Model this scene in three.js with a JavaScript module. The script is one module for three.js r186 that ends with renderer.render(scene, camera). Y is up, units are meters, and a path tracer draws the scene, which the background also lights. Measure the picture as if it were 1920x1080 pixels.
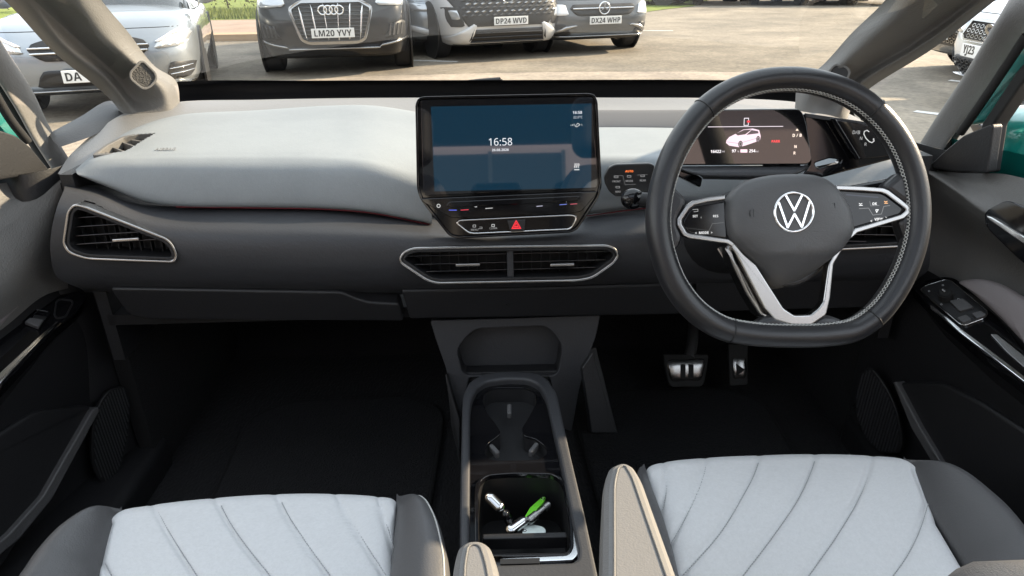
import * as THREE from 'three';
import { mergeGeometries, mergeVertices } from 'three/addons/utils/BufferGeometryUtils.js';
import { RoundedBoxGeometry } from 'three/addons/geometries/RoundedBoxGeometry.js';
import { FontLoader } from 'three/addons/loaders/FontLoader.js';
import { TextGeometry } from 'three/addons/geometries/TextGeometry.js';

// ---------- camera, sky, sun, exposure ----------
const scene = new THREE.Scene();
const V = (x, y, z) => new THREE.Vector3(x, y, z);
const rad = THREE.MathUtils.degToRad, lerp = THREE.MathUtils.lerp;
const FOCAL = 1294;                                   // measured in photograph pixels (1920 wide)
const EYE = V(0, 1.25, 0);
const VIEW = new THREE.Quaternion().setFromEuler(new THREE.Euler(rad(-25), rad(-1.7), rad(-0.8), 'YXZ'));
const camera = new THREE.PerspectiveCamera(2 * Math.atan(540 / FOCAL) * 180 / Math.PI, 16 / 9, 0.02, 600);
camera.position.copy(EYE); camera.quaternion.copy(VIEW); camera.updateMatrixWorld();
const renderer = new THREE.WebGLRenderer({ antialias: true });
renderer.toneMapping = THREE.LinearToneMapping;
renderer.toneMappingExposure = 3.4;
renderer.shadowMap.enabled = true;
{ // computed clear afternoon sky: pale near the horizon, bluer overhead
  const w = 64, h = 64, d = new Float32Array(w * h * 4);
  for (let j = 0; j < h; j++) {
    const el = ((j + 0.5) / h - 0.5) * Math.PI, t = Math.max(0, Math.sin(el)), k = Math.pow(1 - t, 2.5);
    for (let i = 0; i < w; i++) {
      const o = (j * w + i) * 4;
      d[o] = 0.61 + 0.24 * k; d[o + 1] = 0.67 + 0.19 * k; d[o + 2] = 0.75 + 0.10 * k; d[o + 3] = 1;
    }
  }
  const sky = new THREE.DataTexture(d, w, h, THREE.RGBAFormat, THREE.FloatType);
  sky.mapping = THREE.EquirectangularReflectionMapping; sky.magFilter = THREE.LinearFilter; sky.needsUpdate = true;
  scene.background = sky; scene.environment = sky;
}
const SUN = V(0.86, 0.42, -0.28).normalize();
const sun = new THREE.DirectionalLight(0xffe8c8, 4.6);
sun.position.copy(SUN).multiplyScalar(40); sun.castShadow = true;
sun.shadow.mapSize.set(4096, 4096); sun.shadow.radius = 2;
Object.assign(sun.shadow.camera, { left: -25, right: 25, top: 25, bottom: -25, near: 1, far: 90 });
scene.add(sun, sun.target);

// ---------- measuring helpers: a sighted pixel on a known plane gives a point of the place ----------
const sight = (px, py) => V((px - 960) / FOCAL, (540 - py) / FOCAL, -1).applyQuaternion(VIEW);
const atZ = (px, py, z) => { const d = sight(px, py); return d.multiplyScalar((z - EYE.z) / d.z).add(EYE); };
const atY = (px, py, y) => { const d = sight(px, py); return d.multiplyScalar((y - EYE.y) / d.y).add(EYE); };
const atX = (px, py, x) => { const d = sight(px, py); return d.multiplyScalar((x - EYE.x) / d.x).add(EYE); };
const atD = (px, py, d) => sight(px, py).multiplyScalar(d).add(EYE);
const onPlane = (px, py, o, n) => { const d = sight(px, py); return d.multiplyScalar(o.clone().sub(EYE).dot(n) / d.dot(n)).add(EYE); };

let seed = 7;
const rnd = () => ((seed = (seed * 16807) % 2147483647) - 1) / 2147483646;

// ---------- building helpers ----------
const taken = {};
const numbered = (n) => { taken[n] = (taken[n] ?? -1) + 1; return taken[n] ? `${n}_${String(taken[n]).padStart(3, '0')}` : n; };
function tag(o, label, category, group) { o.userData.label = label; o.userData.category = category; if (group) o.userData.group = group; return o; }
function thing(name, label, category, pos = V(0, 0, 0), group) {
  const o = new THREE.Group(); o.name = numbered(name); o.position.copy(pos); scene.add(o); o.updateMatrixWorld(true);
  return tag(o, label, category, group);
}
function part(name, geo, mat, parent) {              // geometry in place coordinates, hung under its thing
  const m = new THREE.Mesh(geo, mat); m.name = name; m.castShadow = m.receiveShadow = true;
  if (parent) { parent.updateWorldMatrix(true, false); parent.attach(m); } else { m.name = numbered(name); scene.add(m); }
  return m;
}
function structure(name, geo, mat, parent) { const m = part(name, geo, mat, parent); if (!parent) m.userData.kind = 'structure'; return m; }

function sheet(rows, nu, nv, opt = {}) {             // smooth surface through rows of points
  const curves = rows.map((r) => new THREE.CatmullRomCurve3(r, false, 'centripetal'));
  const cols = [];
  for (let i = 0; i <= nu; i++) {
    const pts = curves.map((c) => c.getPoint(i / nu));
    cols.push(opt.sharp ? polyline(pts, nv) : new THREE.CatmullRomCurve3(pts, false, 'centripetal').getPoints(nv));
  }
  return gridGeo(cols, opt);
}
function polyline(pts, nv) {
  const out = []; const n = pts.length - 1;
  for (let j = 0; j <= nv; j++) { const t = j / nv * n, k = Math.min(n - 1, Math.floor(t)); out.push(pts[k].clone().lerp(pts[k + 1], t - k)); }
  return out;
}
function gridGeo(cols, opt = {}) {
  const nu = cols.length - 1, nv = cols[0].length - 1, pos = [], uv = [], idx = [];
  const lu = [0]; for (let i = 1; i <= nu; i++) lu.push(lu[i - 1] + cols[i][nv >> 1].distanceTo(cols[i - 1][nv >> 1]));
  for (let i = 0; i <= nu; i++) { let l = 0; for (let j = 0; j <= nv; j++) { if (j) l += cols[i][j].distanceTo(cols[i][j - 1]); const p = cols[i][j]; pos.push(p.x, p.y, p.z); uv.push(lu[i], l); } }
  const at = (i, j) => i * (nv + 1) + j, mid = V(0, 0, 0);
  for (let i = 0; i < nu; i++) for (let j = 0; j < nv; j++) {
    if (opt.cut) { mid.copy(cols[i][j]).add(cols[i + 1][j + 1]).multiplyScalar(0.5); if (opt.cut(mid)) continue; }
    idx.push(at(i, j), at(i, j + 1), at(i + 1, j), at(i + 1, j), at(i, j + 1), at(i + 1, j + 1));
  }
  const g = new THREE.BufferGeometry();
  g.setAttribute('position', new THREE.Float32BufferAttribute(pos, 3)); g.setAttribute('uv', new THREE.Float32BufferAttribute(uv, 2)); g.setIndex(idx);
  g.computeVertexNormals();
  if (opt.thick) return thicken(g, opt.thick);
  return g;
}
function thicken(g, t) {                             // gives a sheet a back and edges
  const p = g.attributes.position, n = g.attributes.normal, u = g.attributes.uv, N = p.count, pos = [], uv = [], idx = [...g.index.array];
  for (let i = 0; i < N; i++) { pos.push(p.getX(i), p.getY(i), p.getZ(i)); uv.push(u.getX(i), u.getY(i)); }
  for (let i = 0; i < N; i++) { pos.push(p.getX(i) - n.getX(i) * t, p.getY(i) - n.getY(i) * t, p.getZ(i) - n.getZ(i) * t); uv.push(u.getX(i), u.getY(i)); }
  const edges = new Map(), I = g.index.array;
  for (let k = 0; k < I.length; k += 3) {
    idx.push(I[k] + N, I[k + 2] + N, I[k + 1] + N);
    for (const [a, b] of [[I[k], I[k + 1]], [I[k + 1], I[k + 2]], [I[k + 2], I[k]]]) { const r = b + '_' + a; if (edges.has(r)) edges.delete(r); else edges.set(a + '_' + b, [a, b]); }
  }
  for (const [a, b] of edges.values()) idx.push(a, a + N, b, b, a + N, b + N);
  const o = new THREE.BufferGeometry();
  o.setAttribute('position', new THREE.Float32BufferAttribute(pos, 3)); o.setAttribute('uv', new THREE.Float32BufferAttribute(uv, 2)); o.setIndex(idx);
  o.computeVertexNormals(); return o;
}
// flat frame standing in the place: origin, normal; outlines are measured on it
class Frame {
  constructor(o, n, up = V(0, 1, 0)) {
    this.o = o.clone(); this.z = n.clone().normalize(); this.x = up.clone().cross(this.z).normalize(); this.y = this.z.clone().cross(this.x);
    this.m = new THREE.Matrix4().makeBasis(this.x, this.y, this.z).setPosition(this.o);
  }
  uv(px, py, off = 0) { const p = onPlane(px, py, this.o.clone().addScaledVector(this.z, off), this.z); return this.local(p); }
  local(p) { const q = p.clone().sub(this.o); return new THREE.Vector2(q.dot(this.x), q.dot(this.y)); }
  pts(list, off = 0) { return list.map(([a, b]) => this.uv(a, b, off)); }
  world(x, y, z = 0) { return V(x, y, z).applyMatrix4(this.m); }
  place(g) { return g.applyMatrix4(this.m); }
  shifted(d) { const f = new Frame(this.o.clone().addScaledVector(this.z, d), this.z, this.y); return f; }
}
const area = (p) => p.reduce((s, a, i) => { const b = p[(i + 1) % p.length]; return s + a.x * b.y - b.x * a.y; }, 0) / 2;
const ccw = (p) => (area(p) < 0 ? p.slice().reverse() : p.slice());
function inset(p0, d) {
  const p = ccw(p0), n = p.length, out = [];
  for (let i = 0; i < n; i++) {
    const a = p[(i + n - 1) % n], b = p[i], c = p[(i + 1) % n];
    const e1 = b.clone().sub(a).normalize(), e2 = c.clone().sub(b).normalize(), n1 = new THREE.Vector2(-e1.y, e1.x), n2 = new THREE.Vector2(-e2.y, e2.x);
    const m = n1.clone().add(n2); const k = d / Math.max(0.35, 1 + n1.dot(n2)); out.push(b.clone().addScaledVector(m, k));
  }
  return out;
}
function round(p0, r, Kind = THREE.Shape) {          // polygon with rounded corners
  const p = ccw(p0), n = p.length, s = new Kind();
  for (let i = 0; i < n; i++) {
    const a = p[(i + n - 1) % n], b = p[i], c = p[(i + 1) % n];
    const l1 = a.distanceTo(b), l2 = c.distanceTo(b), k = Math.min(r, l1 * 0.48, l2 * 0.48);
    const q1 = b.clone().lerp(a, k / l1), q2 = b.clone().lerp(c, k / l2);
    if (i) s.lineTo(q1.x, q1.y); else s.moveTo(q1.x, q1.y);
    s.quadraticCurveTo(b.x, b.y, q2.x, q2.y);
  }
  s.closePath(); return s;
}
const ringShape = (outer, inner, ro, ri) => { const s = round(outer, ro); s.holes.push(round(inner, ri, THREE.Path)); return s; };
function extrude(shape, depth, bevel = 0, z = 0, seg = 6) {
  const g = new THREE.ExtrudeGeometry(shape, { depth: Math.max(1e-4, depth - 2 * bevel), bevelEnabled: bevel > 0, bevelThickness: bevel, bevelSize: bevel, bevelOffset: -bevel, bevelSegments: 3, curveSegments: seg });
  g.translate(0, 0, z + bevel); return g;
}
const inside = (p, poly) => { let c = false; for (let i = 0, j = poly.length - 1; i < poly.length; j = i++) { const a = poly[i], b = poly[j]; if ((a.y > p.y) !== (b.y > p.y) && p.x < (b.x - a.x) * (p.y - a.y) / (b.y - a.y) + a.x) c = !c; } return c; };
const hits = (poly, y) => { const xs = []; for (let i = 0; i < poly.length; i++) { const a = poly[i], b = poly[(i + 1) % poly.length]; if ((a.y > y) !== (b.y > y)) xs.push((b.x - a.x) * (y - a.y) / (b.y - a.y) + a.x); } return xs.sort((a, b) => a - b); };
function pillow(outline, h, power = 2.4, rings = 10, flatTop = 0) { // domed cushion over a smooth outline, base at z = 0
  const curve = new THREE.CatmullRomCurve3(outline.map((p) => V(p.x, p.y, 0)), true, 'centripetal'), n = 72, rim = curve.getPoints(n), c = V(0, 0, 0);
  for (let i = 0; i < n; i++) c.addScaledVector(rim[i], 1 / n);
  const cols = rim.map((p) => { const col = []; for (let j = 0; j <= rings; j++) { const a = j / rings, s = Math.cos(a * Math.PI / 2) ** 0.6; const q = c.clone().lerp(p, j === rings ? 0 : s); q.z = h * Math.pow(1 - Math.pow(s, power), 1 / power); col.push(q); } return col; });
  return gridGeo(cols);
}
function tube(pts, r, seg = 40, rs = 8, closed = false) { return new THREE.TubeGeometry(new THREE.CatmullRomCurve3(pts, closed, 'centripetal'), seg, r, rs, closed); }
function rod(a, b, r, rs = 8, r2 = r) { const d = b.clone().sub(a), g = new THREE.CylinderGeometry(r2, r, d.length(), rs); g.applyQuaternion(new THREE.Quaternion().setFromUnitVectors(V(0, 1, 0), d.clone().normalize())); g.translate((a.x + b.x) / 2, (a.y + b.y) / 2, (a.z + b.z) / 2); return g; }
function box(w, h, d, x = 0, y = 0, z = 0, r = 0) { const g = r ? new RoundedBoxGeometry(w, h, d, 2, r) : new THREE.BoxGeometry(w, h, d); g.translate(x, y, z); return g; }
function fitUV(g) { g.computeBoundingBox(); const b = g.boundingBox, p = g.attributes.position, u = g.attributes.uv; for (let i = 0; i < p.count; i++) u.setXY(i, (p.getX(i) - b.min.x) / (b.max.x - b.min.x), (p.getY(i) - b.min.y) / (b.max.y - b.min.y)); return g; }
const merged = (list) => mergeGeometries(list.map((g) => { const o = g.index ? g.toNonIndexed() : g; for (const k of Object.keys(o.attributes)) if (!['position', 'normal', 'uv'].includes(k)) o.deleteAttribute(k); return o; }));

// ---------- procedural textures ----------
function field(n, cells, seed0) {                     // tileable value noise
  let s = seed0; const r = () => ((s = (s * 16807) % 2147483647) - 1) / 2147483646, g = Float32Array.from({ length: cells * cells }, r), out = new Float32Array(n * n);
  for (let j = 0; j < n; j++) for (let i = 0; i < n; i++) {
    const x = i / n * cells, y = j / n * cells, x0 = Math.floor(x), y0 = Math.floor(y), fx = x - x0, fy = y - y0, a = fx * fx * (3 - 2 * fx), b = fy * fy * (3 - 2 * fy), G = (u, v) => g[(v % cells) * cells + (u % cells)];
    out[j * n + i] = lerp(lerp(G(x0, y0), G(x0 + 1, y0), a), lerp(G(x0, y0 + 1), G(x0 + 1, y0 + 1), a), b);
  }
  return out;
}
function layers(n, spec, s0) { const out = new Float32Array(n * n); let t = 0; spec.forEach(([c, w], k) => { const f = field(n, c, s0 + k * 977); t += w; for (let i = 0; i < out.length; i++) out[i] += f[i] * w; }); for (let i = 0; i < out.length; i++) out[i] /= t; return out; }
function texture(n, f, size, color) {                 // f(i) -> [r,g,b] 0..1 ; size in metres of one tile
  const d = new Uint8Array(n * n * 4);
  for (let i = 0; i < n * n; i++) { const c = f(i); for (let k = 0; k < 3; k++) d[i * 4 + k] = Math.max(0, Math.min(255, c[k] * 255)); d[i * 4 + 3] = 255; }
  const t = new THREE.DataTexture(d, n, n); t.wrapS = t.wrapT = THREE.RepeatWrapping; t.magFilter = THREE.LinearFilter; t.minFilter = THREE.LinearMipmapLinearFilter; t.generateMipmaps = true;
  t.repeat.set(1 / size, 1 / size); if (color) t.colorSpace = THREE.SRGBColorSpace; t.needsUpdate = true; return t;
}
const N256 = 256, grain = layers(N256, [[128, 1], [64, 0.8], [32, 0.4]], 11), cloud = layers(N256, [[4, 1], [9, 0.8], [21, 0.6], [64, 0.5], [128, 0.7]], 23), hair = layers(N256, [[128, 1], [90, 1], [16, 0.5]], 31);
const tGrain = texture(N256, (i) => Array(3).fill(grain[i]), 0.16), tGrainFine = texture(N256, (i) => Array(3).fill(grain[i]), 0.1);
const speck = (base, amp, size, src = cloud) => texture(N256, (i) => base.map((c) => c + (src[i] - 0.5) * amp), size, true);
const rgb = (r, g, b) => new THREE.Color().setRGB(r, g, b);
const std = (o) => new THREE.MeshStandardMaterial({ side: THREE.DoubleSide, ...o });
const phy = (o) => new THREE.MeshPhysicalMaterial({ side: THREE.DoubleSide, ...o });
const M = {
  pad: std({ color: rgb(0.55, 0.55, 0.55), map: speck([0.705, 0.73, 0.745], 0.06, 0.35), roughness: 0.62, bumpMap: tGrainFine, bumpScale: 0.00025 }),
  fabric: phy({ color: rgb(0.92, 0.93, 0.95), map: speck([0.81, 0.81, 0.805], 0.045, 0.19, layers(N256, [[20, 0.25], [60, 1], [128, 1.6]], 77)), roughness: 0.95, bumpMap: texture(N256, (i) => Array(3).fill(hair[i]), 0.1), bumpScale: 0.00012, sheen: 0.4, sheenRoughness: 0.6, sheenColor: rgb(0.5, 0.52, 0.55) }),
  weave: std({ color: rgb(0.30, 0.30, 0.31), map: texture(128, (i) => { const x = i % 128, y = i >> 7, w = ((x >> 2) + (y >> 2)) % 2 ? 0.85 : 0.55; return [w, w, w]; }, 0.05, true), roughness: 0.9 }),
  trim: std({ color: rgb(0.145, 0.14, 0.133), roughness: 0.6, bumpMap: tGrain, bumpScale: 0.0005 }),
  topTrim: std({ color: rgb(0.21, 0.207, 0.203), roughness: 0.5, bumpMap: tGrain, bumpScale: 0.0004 }),
  soft: std({ color: rgb(0.033, 0.034, 0.038), roughness: 0.5, bumpMap: tGrain, bumpScale: 0.00035 }),
  dark: std({ color: rgb(0.013, 0.013, 0.0145), roughness: 0.5, bumpMap: tGrain, bumpScale: 0.0003 }),
  doorTop: std({ color: rgb(0.13, 0.125, 0.118), roughness: 0.55, bumpMap: tGrain, bumpScale: 0.0007 }),
  black: std({ color: rgb(0.006, 0.006, 0.007), roughness: 0.5 }),
  gloss: phy({ color: rgb(0.005, 0.005, 0.006), roughness: 0.05 }),
  rubber: std({ color: rgb(0.012, 0.012, 0.012), roughness: 0.75 }),
  satin: std({ color: rgb(0.42, 0.415, 0.41), metalness: 1, roughness: 0.26 }),
  chrome: std({ color: rgb(0.80, 0.80, 0.80), metalness: 1, roughness: 0.12 }),
  steel: std({ color: rgb(0.34, 0.336, 0.33), metalness: 1, roughness: 0.26, bumpMap: tGrain, bumpScale: 0.0001 }),
  leather: phy({ color: rgb(0.016, 0.016, 0.018), roughness: 0.34, bumpMap: tGrainFine, bumpScale: 0.00018, sheen: 0.2, sheenColor: rgb(0.3, 0.3, 0.3) }),
  airbag: std({ color: rgb(0.075, 0.075, 0.077), roughness: 0.5, bumpMap: tGrain, bumpScale: 0.0002 }),
  bolster: std({ color: rgb(0.082, 0.081, 0.083), roughness: 0.45, bumpMap: tGrainFine, bumpScale: 0.0003 }),
  arm: std({ color: rgb(0.16, 0.155, 0.15), roughness: 0.5, bumpMap: tGrainFine, bumpScale: 0.0003 }),
  mauve: std({ color: rgb(0.20, 0.175, 0.175), roughness: 0.5, bumpMap: tGrainFine, bumpScale: 0.0003 }),
  thread: std({ color: rgb(0.42, 0.42, 0.40), roughness: 0.8 }),
  threadPale: std({ color: rgb(0.33, 0.34, 0.35), roughness: 0.9 }),
  carpet: std({ color: rgb(0.007, 0.007, 0.008), roughness: 1, bumpMap: texture(N256, (i) => Array(3).fill(hair[i]), 0.2), bumpScale: 0.004 }),
  headliner: std({ color: rgb(0.13, 0.13, 0.13), roughness: 0.95 }),
  teal: phy({ color: rgb(0.006, 0.20, 0.18), roughness: 0.35, metalness: 0.2, clearcoat: 1, clearcoatRoughness: 0.04 }),
  pane: phy({ color: rgb(0.95, 0.97, 0.96), roughness: 0, transmission: 1, thickness: 0, ior: 1.5 }),
  screenPane: phy({ color: rgb(0.76, 0.78, 0.77), roughness: 0, transmission: 1, thickness: 0, ior: 1.33 }),
  roofGlass: phy({ color: rgb(0.45, 0.47, 0.5), roughness: 0, transmission: 1, thickness: 0, ior: 1.5 }),
  plate: std({ color: rgb(0.72, 0.72, 0.70), roughness: 0.45 }),
  ink: std({ color: rgb(0.012, 0.012, 0.012), roughness: 0.6 }),
  print: std({ color: rgb(0.55, 0.55, 0.55), roughness: 0.5 }),
  tyre: std({ color: rgb(0.018, 0.018, 0.019), roughness: 0.85, bumpMap: tGrain, bumpScale: 0.003 }),
};
const font = await new FontLoader().loadAsync('fonts/droid/droid_sans_bold.typeface.json');
const fontThin = await new FontLoader().loadAsync('fonts/droid/droid_sans_regular.typeface.json');
function text(str, size, depth, f = font) { const g = new TextGeometry(str, { font: f, size, depth, curveSegments: 3, bevelEnabled: false }); g.computeBoundingBox(); const b = g.boundingBox; g.translate(-(b.min.x + b.max.x) / 2, -(b.min.y + b.max.y) / 2, 0); return g; }
// flat print on a panel: draw(ctx, T, k) with T(px, py) -> canvas point, k = canvas pixels per photograph pixel
function printed(frame, outline, radius, draw, opt = {}) {
  const poly = frame.pts(outline, opt.off || 0), g = extrude(round(poly, radius), opt.depth || 0.003, opt.bevel ?? 0.0008, opt.off || 0);
  fitUV(g); const b = g.boundingBox, w = b.max.x - b.min.x, h = b.max.y - b.min.y, cw = opt.size || 512, ch = Math.max(16, Math.round(cw * h / w));
  const cv = document.createElement('canvas'); cv.width = cw; cv.height = ch; const ctx = cv.getContext('2d');
  ctx.fillStyle = '#000'; ctx.fillRect(0, 0, cw, ch); ctx.textAlign = 'center'; ctx.textBaseline = 'middle';
  const T = (px, py) => { const q = frame.uv(px, py, opt.off || 0); return [(q.x - b.min.x) / w * cw, (b.max.y - q.y) / h * ch]; };
  const a = T(outline[0][0], outline[0][1]), c = T(outline[0][0] + 50, outline[0][1]), k = Math.hypot(c[0] - a[0], c[1] - a[1]) / 50;
  draw(ctx, T, k, cw, ch);
  const t = new THREE.CanvasTexture(cv); t.colorSpace = THREE.SRGBColorSpace;
  const m = phy({ color: opt.base || rgb(0.006, 0.006, 0.007), roughness: opt.rough ?? 0.06, clearcoat: opt.coat ?? 0, clearcoatRoughness: 0.02, emissive: rgb(1, 1, 1), emissiveMap: t, emissiveIntensity: opt.glow ?? 0.35 });
  return [frame.place(g), m];
}
const say = (ctx, T, k, str, px, py, size, color, bold = '') => { ctx.font = `${bold} ${Math.round(size * k)}px sans-serif`; ctx.fillStyle = color; const [x, y] = T(px, py); ctx.fillText(str, x, y); };
const stroke = (ctx, T, k, pts, w, color) => { ctx.strokeStyle = color; ctx.lineWidth = w * k; ctx.beginPath(); pts.forEach(([a, b], i) => { const [x, y] = T(a, b); i ? ctx.lineTo(x, y) : ctx.moveTo(x, y); }); ctx.stroke(); };

// ================= outside: ground, verge, parked cars =================
const flat = (pts, y) => { const s = new THREE.Shape(pts.map(([x, z]) => new THREE.Vector2(x, -z))); const g = new THREE.ShapeGeometry(s); g.rotateX(-Math.PI / 2); g.translate(0, y, 0); return g; };
const gp = (px, py) => { const p = atY(px, py, 0); return [p.x, p.z]; };
{
  const a1 = layers(512, [[8, 1.2], [23, 0.9], [64, 0.7], [200, 1.0], [256, 1.0]], 41), a2 = layers(512, [[3, 1], [7, 1], [17, 0.5]], 57);
  const asphalt = std({ map: texture(512, (i) => { const v = 0.46 + (a1[i] - 0.5) * 0.30 + (a2[i] - 0.5) * 0.14; return [v * 1.08, v, v * 0.88]; }, 6.3, true), roughness: 0.92, bumpMap: texture(512, (i) => Array(3).fill(a1[i]), 1.7), bumpScale: 0.006 });
  asphalt.map.rotation = 0.3;
  structure('asphalt_ground', flat([[-150, -150], [150, -150], [150, 60], [-150, 60]].reverse(), 0), asphalt);
  const paint = std({ map: speck([0.80, 0.79, 0.77], 0.25, 1.1), roughness: 0.8 });
  for (const [a, b, w] of [[[757, 113], [858, 116], 0.1], [[1715, 209], [1790, 218], 0.1], [[1780, 151], [1830, 156], 0.1], [[1130, 57], [1262, 58], 0.1]]) {
    const p = V(gp(...a)[0], 0, gp(...a)[1]), q = V(gp(...b)[0], 0, gp(...b)[1]), d = q.clone().sub(p).normalize(), n = V(-d.z, 0, d.x).multiplyScalar(w / 2);
    structure('bay_marking', flat([[p.x + n.x, p.z + n.z], [q.x + n.x, q.z + n.z], [q.x - n.x, q.z - n.z], [p.x - n.x, p.z - n.z]], 0.004), paint);
  }
  // road and verge beyond the car park, running away to the right
  const A = gp(-300, 92), B = gp(760, 86), dir = [(B[0] - A[0]), (B[1] - A[1])];
  const strip = (y0, y1, h, name, mat, x0 = -60, x1 = -0.5) => structure(name, flat([[x0, y0], [x1, y0], [x1, y1], [x0, y1]], h), mat);
  structure('kerb', box(60, 0.12, 0.5, -33, 0.06, -14.6), std({ map: speck([0.66, 0.56, 0.45], 0.3, 0.7), roughness: 0.9 }));
  strip(-14.9, -20.6, 0.008, 'pavement', std({ map: speck([0.58, 0.50, 0.44], 0.15, 2.1), roughness: 0.95 }), -63, -3);
  const verge = std({ map: speck([0.42, 0.47, 0.16], 0.35, 0.9), roughness: 1 });
  structure('grass_verge', flat([[-70, -20.6], [-3, -20.6], gp(1195, 25), gp(1240, 19), gp(1300, 12), [22, -60], [-70, -60]], 0.012), verge);
  const blade = new THREE.BufferGeometry(); blade.setAttribute('position', new THREE.Float32BufferAttribute([-0.012, 0, 0, 0.012, 0, 0, 0.004, 0.12, 0.03], 3)); blade.computeVertexNormals();
  const grass = new THREE.InstancedMesh(blade, std({ color: rgb(0.13, 0.155, 0.04), roughness: 1 }), 9000), m4 = new THREE.Matrix4(), q4 = new THREE.Quaternion();
  for (let i = 0; i < 9000; i++) { const near = i < 6500, z = near ? -20.8 - rnd() * 4 : -20 - rnd() * 6, x = near ? -12 + rnd() * 7 : -3 + rnd() * 12; q4.setFromAxisAngle(V(0, 1, 0), rnd() * 6.28); const s = 0.7 + rnd(); m4.compose(V(x, 0.01, Math.min(z, near ? z : -20.7 - Math.max(0, x) * 0.9)), q4, V(s, s, s)); grass.setMatrixAt(i, m4); }
  grass.name = 'grass_blades'; grass.userData.kind = 'stuff'; scene.add(grass);
}
function leafy(name, label, category, pos, size, count, color, group) { // loose hedge of small leaf faces on stems
  const t = thing(name, label, category, pos, group), pos3 = [], nor = [];
  for (let i = 0; i < count; i++) {
    const x = (rnd() - 0.5) * size.x, z = (rnd() - 0.5) * size.z, y = 0.1 + Math.pow(rnd(), 0.8) * size.y * (0.82 + 0.18 * Math.sin(x * 2.1) + 0.1 * Math.sin(x * 5.3)), a = V(rnd() - 0.5, rnd() - 0.5, rnd() - 0.5).multiplyScalar(0.22), b = V(rnd() - 0.5, rnd() - 0.5, rnd() - 0.5).multiplyScalar(0.22);
    pos3.push(x, y, z, x + a.x, y + a.y, z + a.z, x + b.x, y + b.y, z + b.z);
  }
  const g = new THREE.BufferGeometry(); g.setAttribute('position', new THREE.Float32BufferAttribute(pos3, 3)); g.computeVertexNormals();
  const c = new THREE.Mesh(g, std({ color, roughness: 1 })); c.name = 'foliage'; c.userData.kind = 'stuff'; t.add(c);
  const stems = []; for (let i = 0; i < 24; i++) { const x = (i / 23 - 0.5) * size.x * 0.94; stems.push(rod(V(x, 0, 0), V(x + (rnd() - 0.5) * 0.4, size.y * 0.8, (rnd() - 0.5) * 0.4), 0.03, 5, 0.01)); }
  const s = new THREE.Mesh(merged(stems), std({ color: rgb(0.06, 0.045, 0.03), roughness: 1 })); s.name = 'stems'; s.userData.kind = 'stuff'; t.add(s);
}
leafy('hedge', 'brown and green hedge beyond the grass verge', 'hedge', V(-14, 0, -27), V(26, 2.6, 1.6), 9000, rgb(0.085, 0.075, 0.03));
leafy('hedge', 'dry yellow green hedge behind the far row of cars', 'hedge', V(14, 0, -36), V(44, 2.2, 1.6), 9000, rgb(0.16, 0.13, 0.04));

const paints = {
  silver: phy({ color: rgb(0.27, 0.30, 0.33), metalness: 0.5, roughness: 0.3, clearcoat: 1, clearcoatRoughness: 0.03 }),
  black: phy({ color: rgb(0.010, 0.011, 0.014), roughness: 0.3, specularIntensity: 0.3, clearcoat: 0.8, clearcoatRoughness: 0.03 }),
  white: phy({ color: rgb(0.60, 0.60, 0.60), roughness: 0.35, clearcoat: 1, clearcoatRoughness: 0.03 }),
  graphite: phy({ color: rgb(0.10, 0.105, 0.11), metalness: 0.4, roughness: 0.3, clearcoat: 1, clearcoatRoughness: 0.03 }),
  navy: phy({ color: rgb(0.02, 0.035, 0.06), metalness: 0.3, roughness: 0.3, clearcoat: 1 }),
  slate: phy({ color: rgb(0.07, 0.09, 0.11), metalness: 0.4, roughness: 0.3, clearcoat: 1 }),
  glass: phy({ color: rgb(0.015, 0.018, 0.02), roughness: 0.04, clearcoat: 1 }),
  lamp: phy({ color: rgb(0.50, 0.52, 0.54), roughness: 0.12, metalness: 0.5, clearcoat: 1 }),
  bright: phy({ color: rgb(0.85, 0.86, 0.88), roughness: 0.2, clearcoat: 1 }),
  mesh: std({ color: rgb(0.012, 0.012, 0.013), roughness: 0.5 }),
  bar: std({ color: rgb(0.05, 0.05, 0.052), roughness: 0.4 }),
};
const P2 = (a) => a.map(([x, y]) => new THREE.Vector2(x, y)), mx = (a) => a.map(([x, y]) => [-x, y]);
function kid(name, g, m, parent) { const o = new THREE.Mesh(g, m); o.name = name; o.castShadow = o.receiveShadow = true; parent.add(o); return o; }
const wheelGeo = {};
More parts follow.
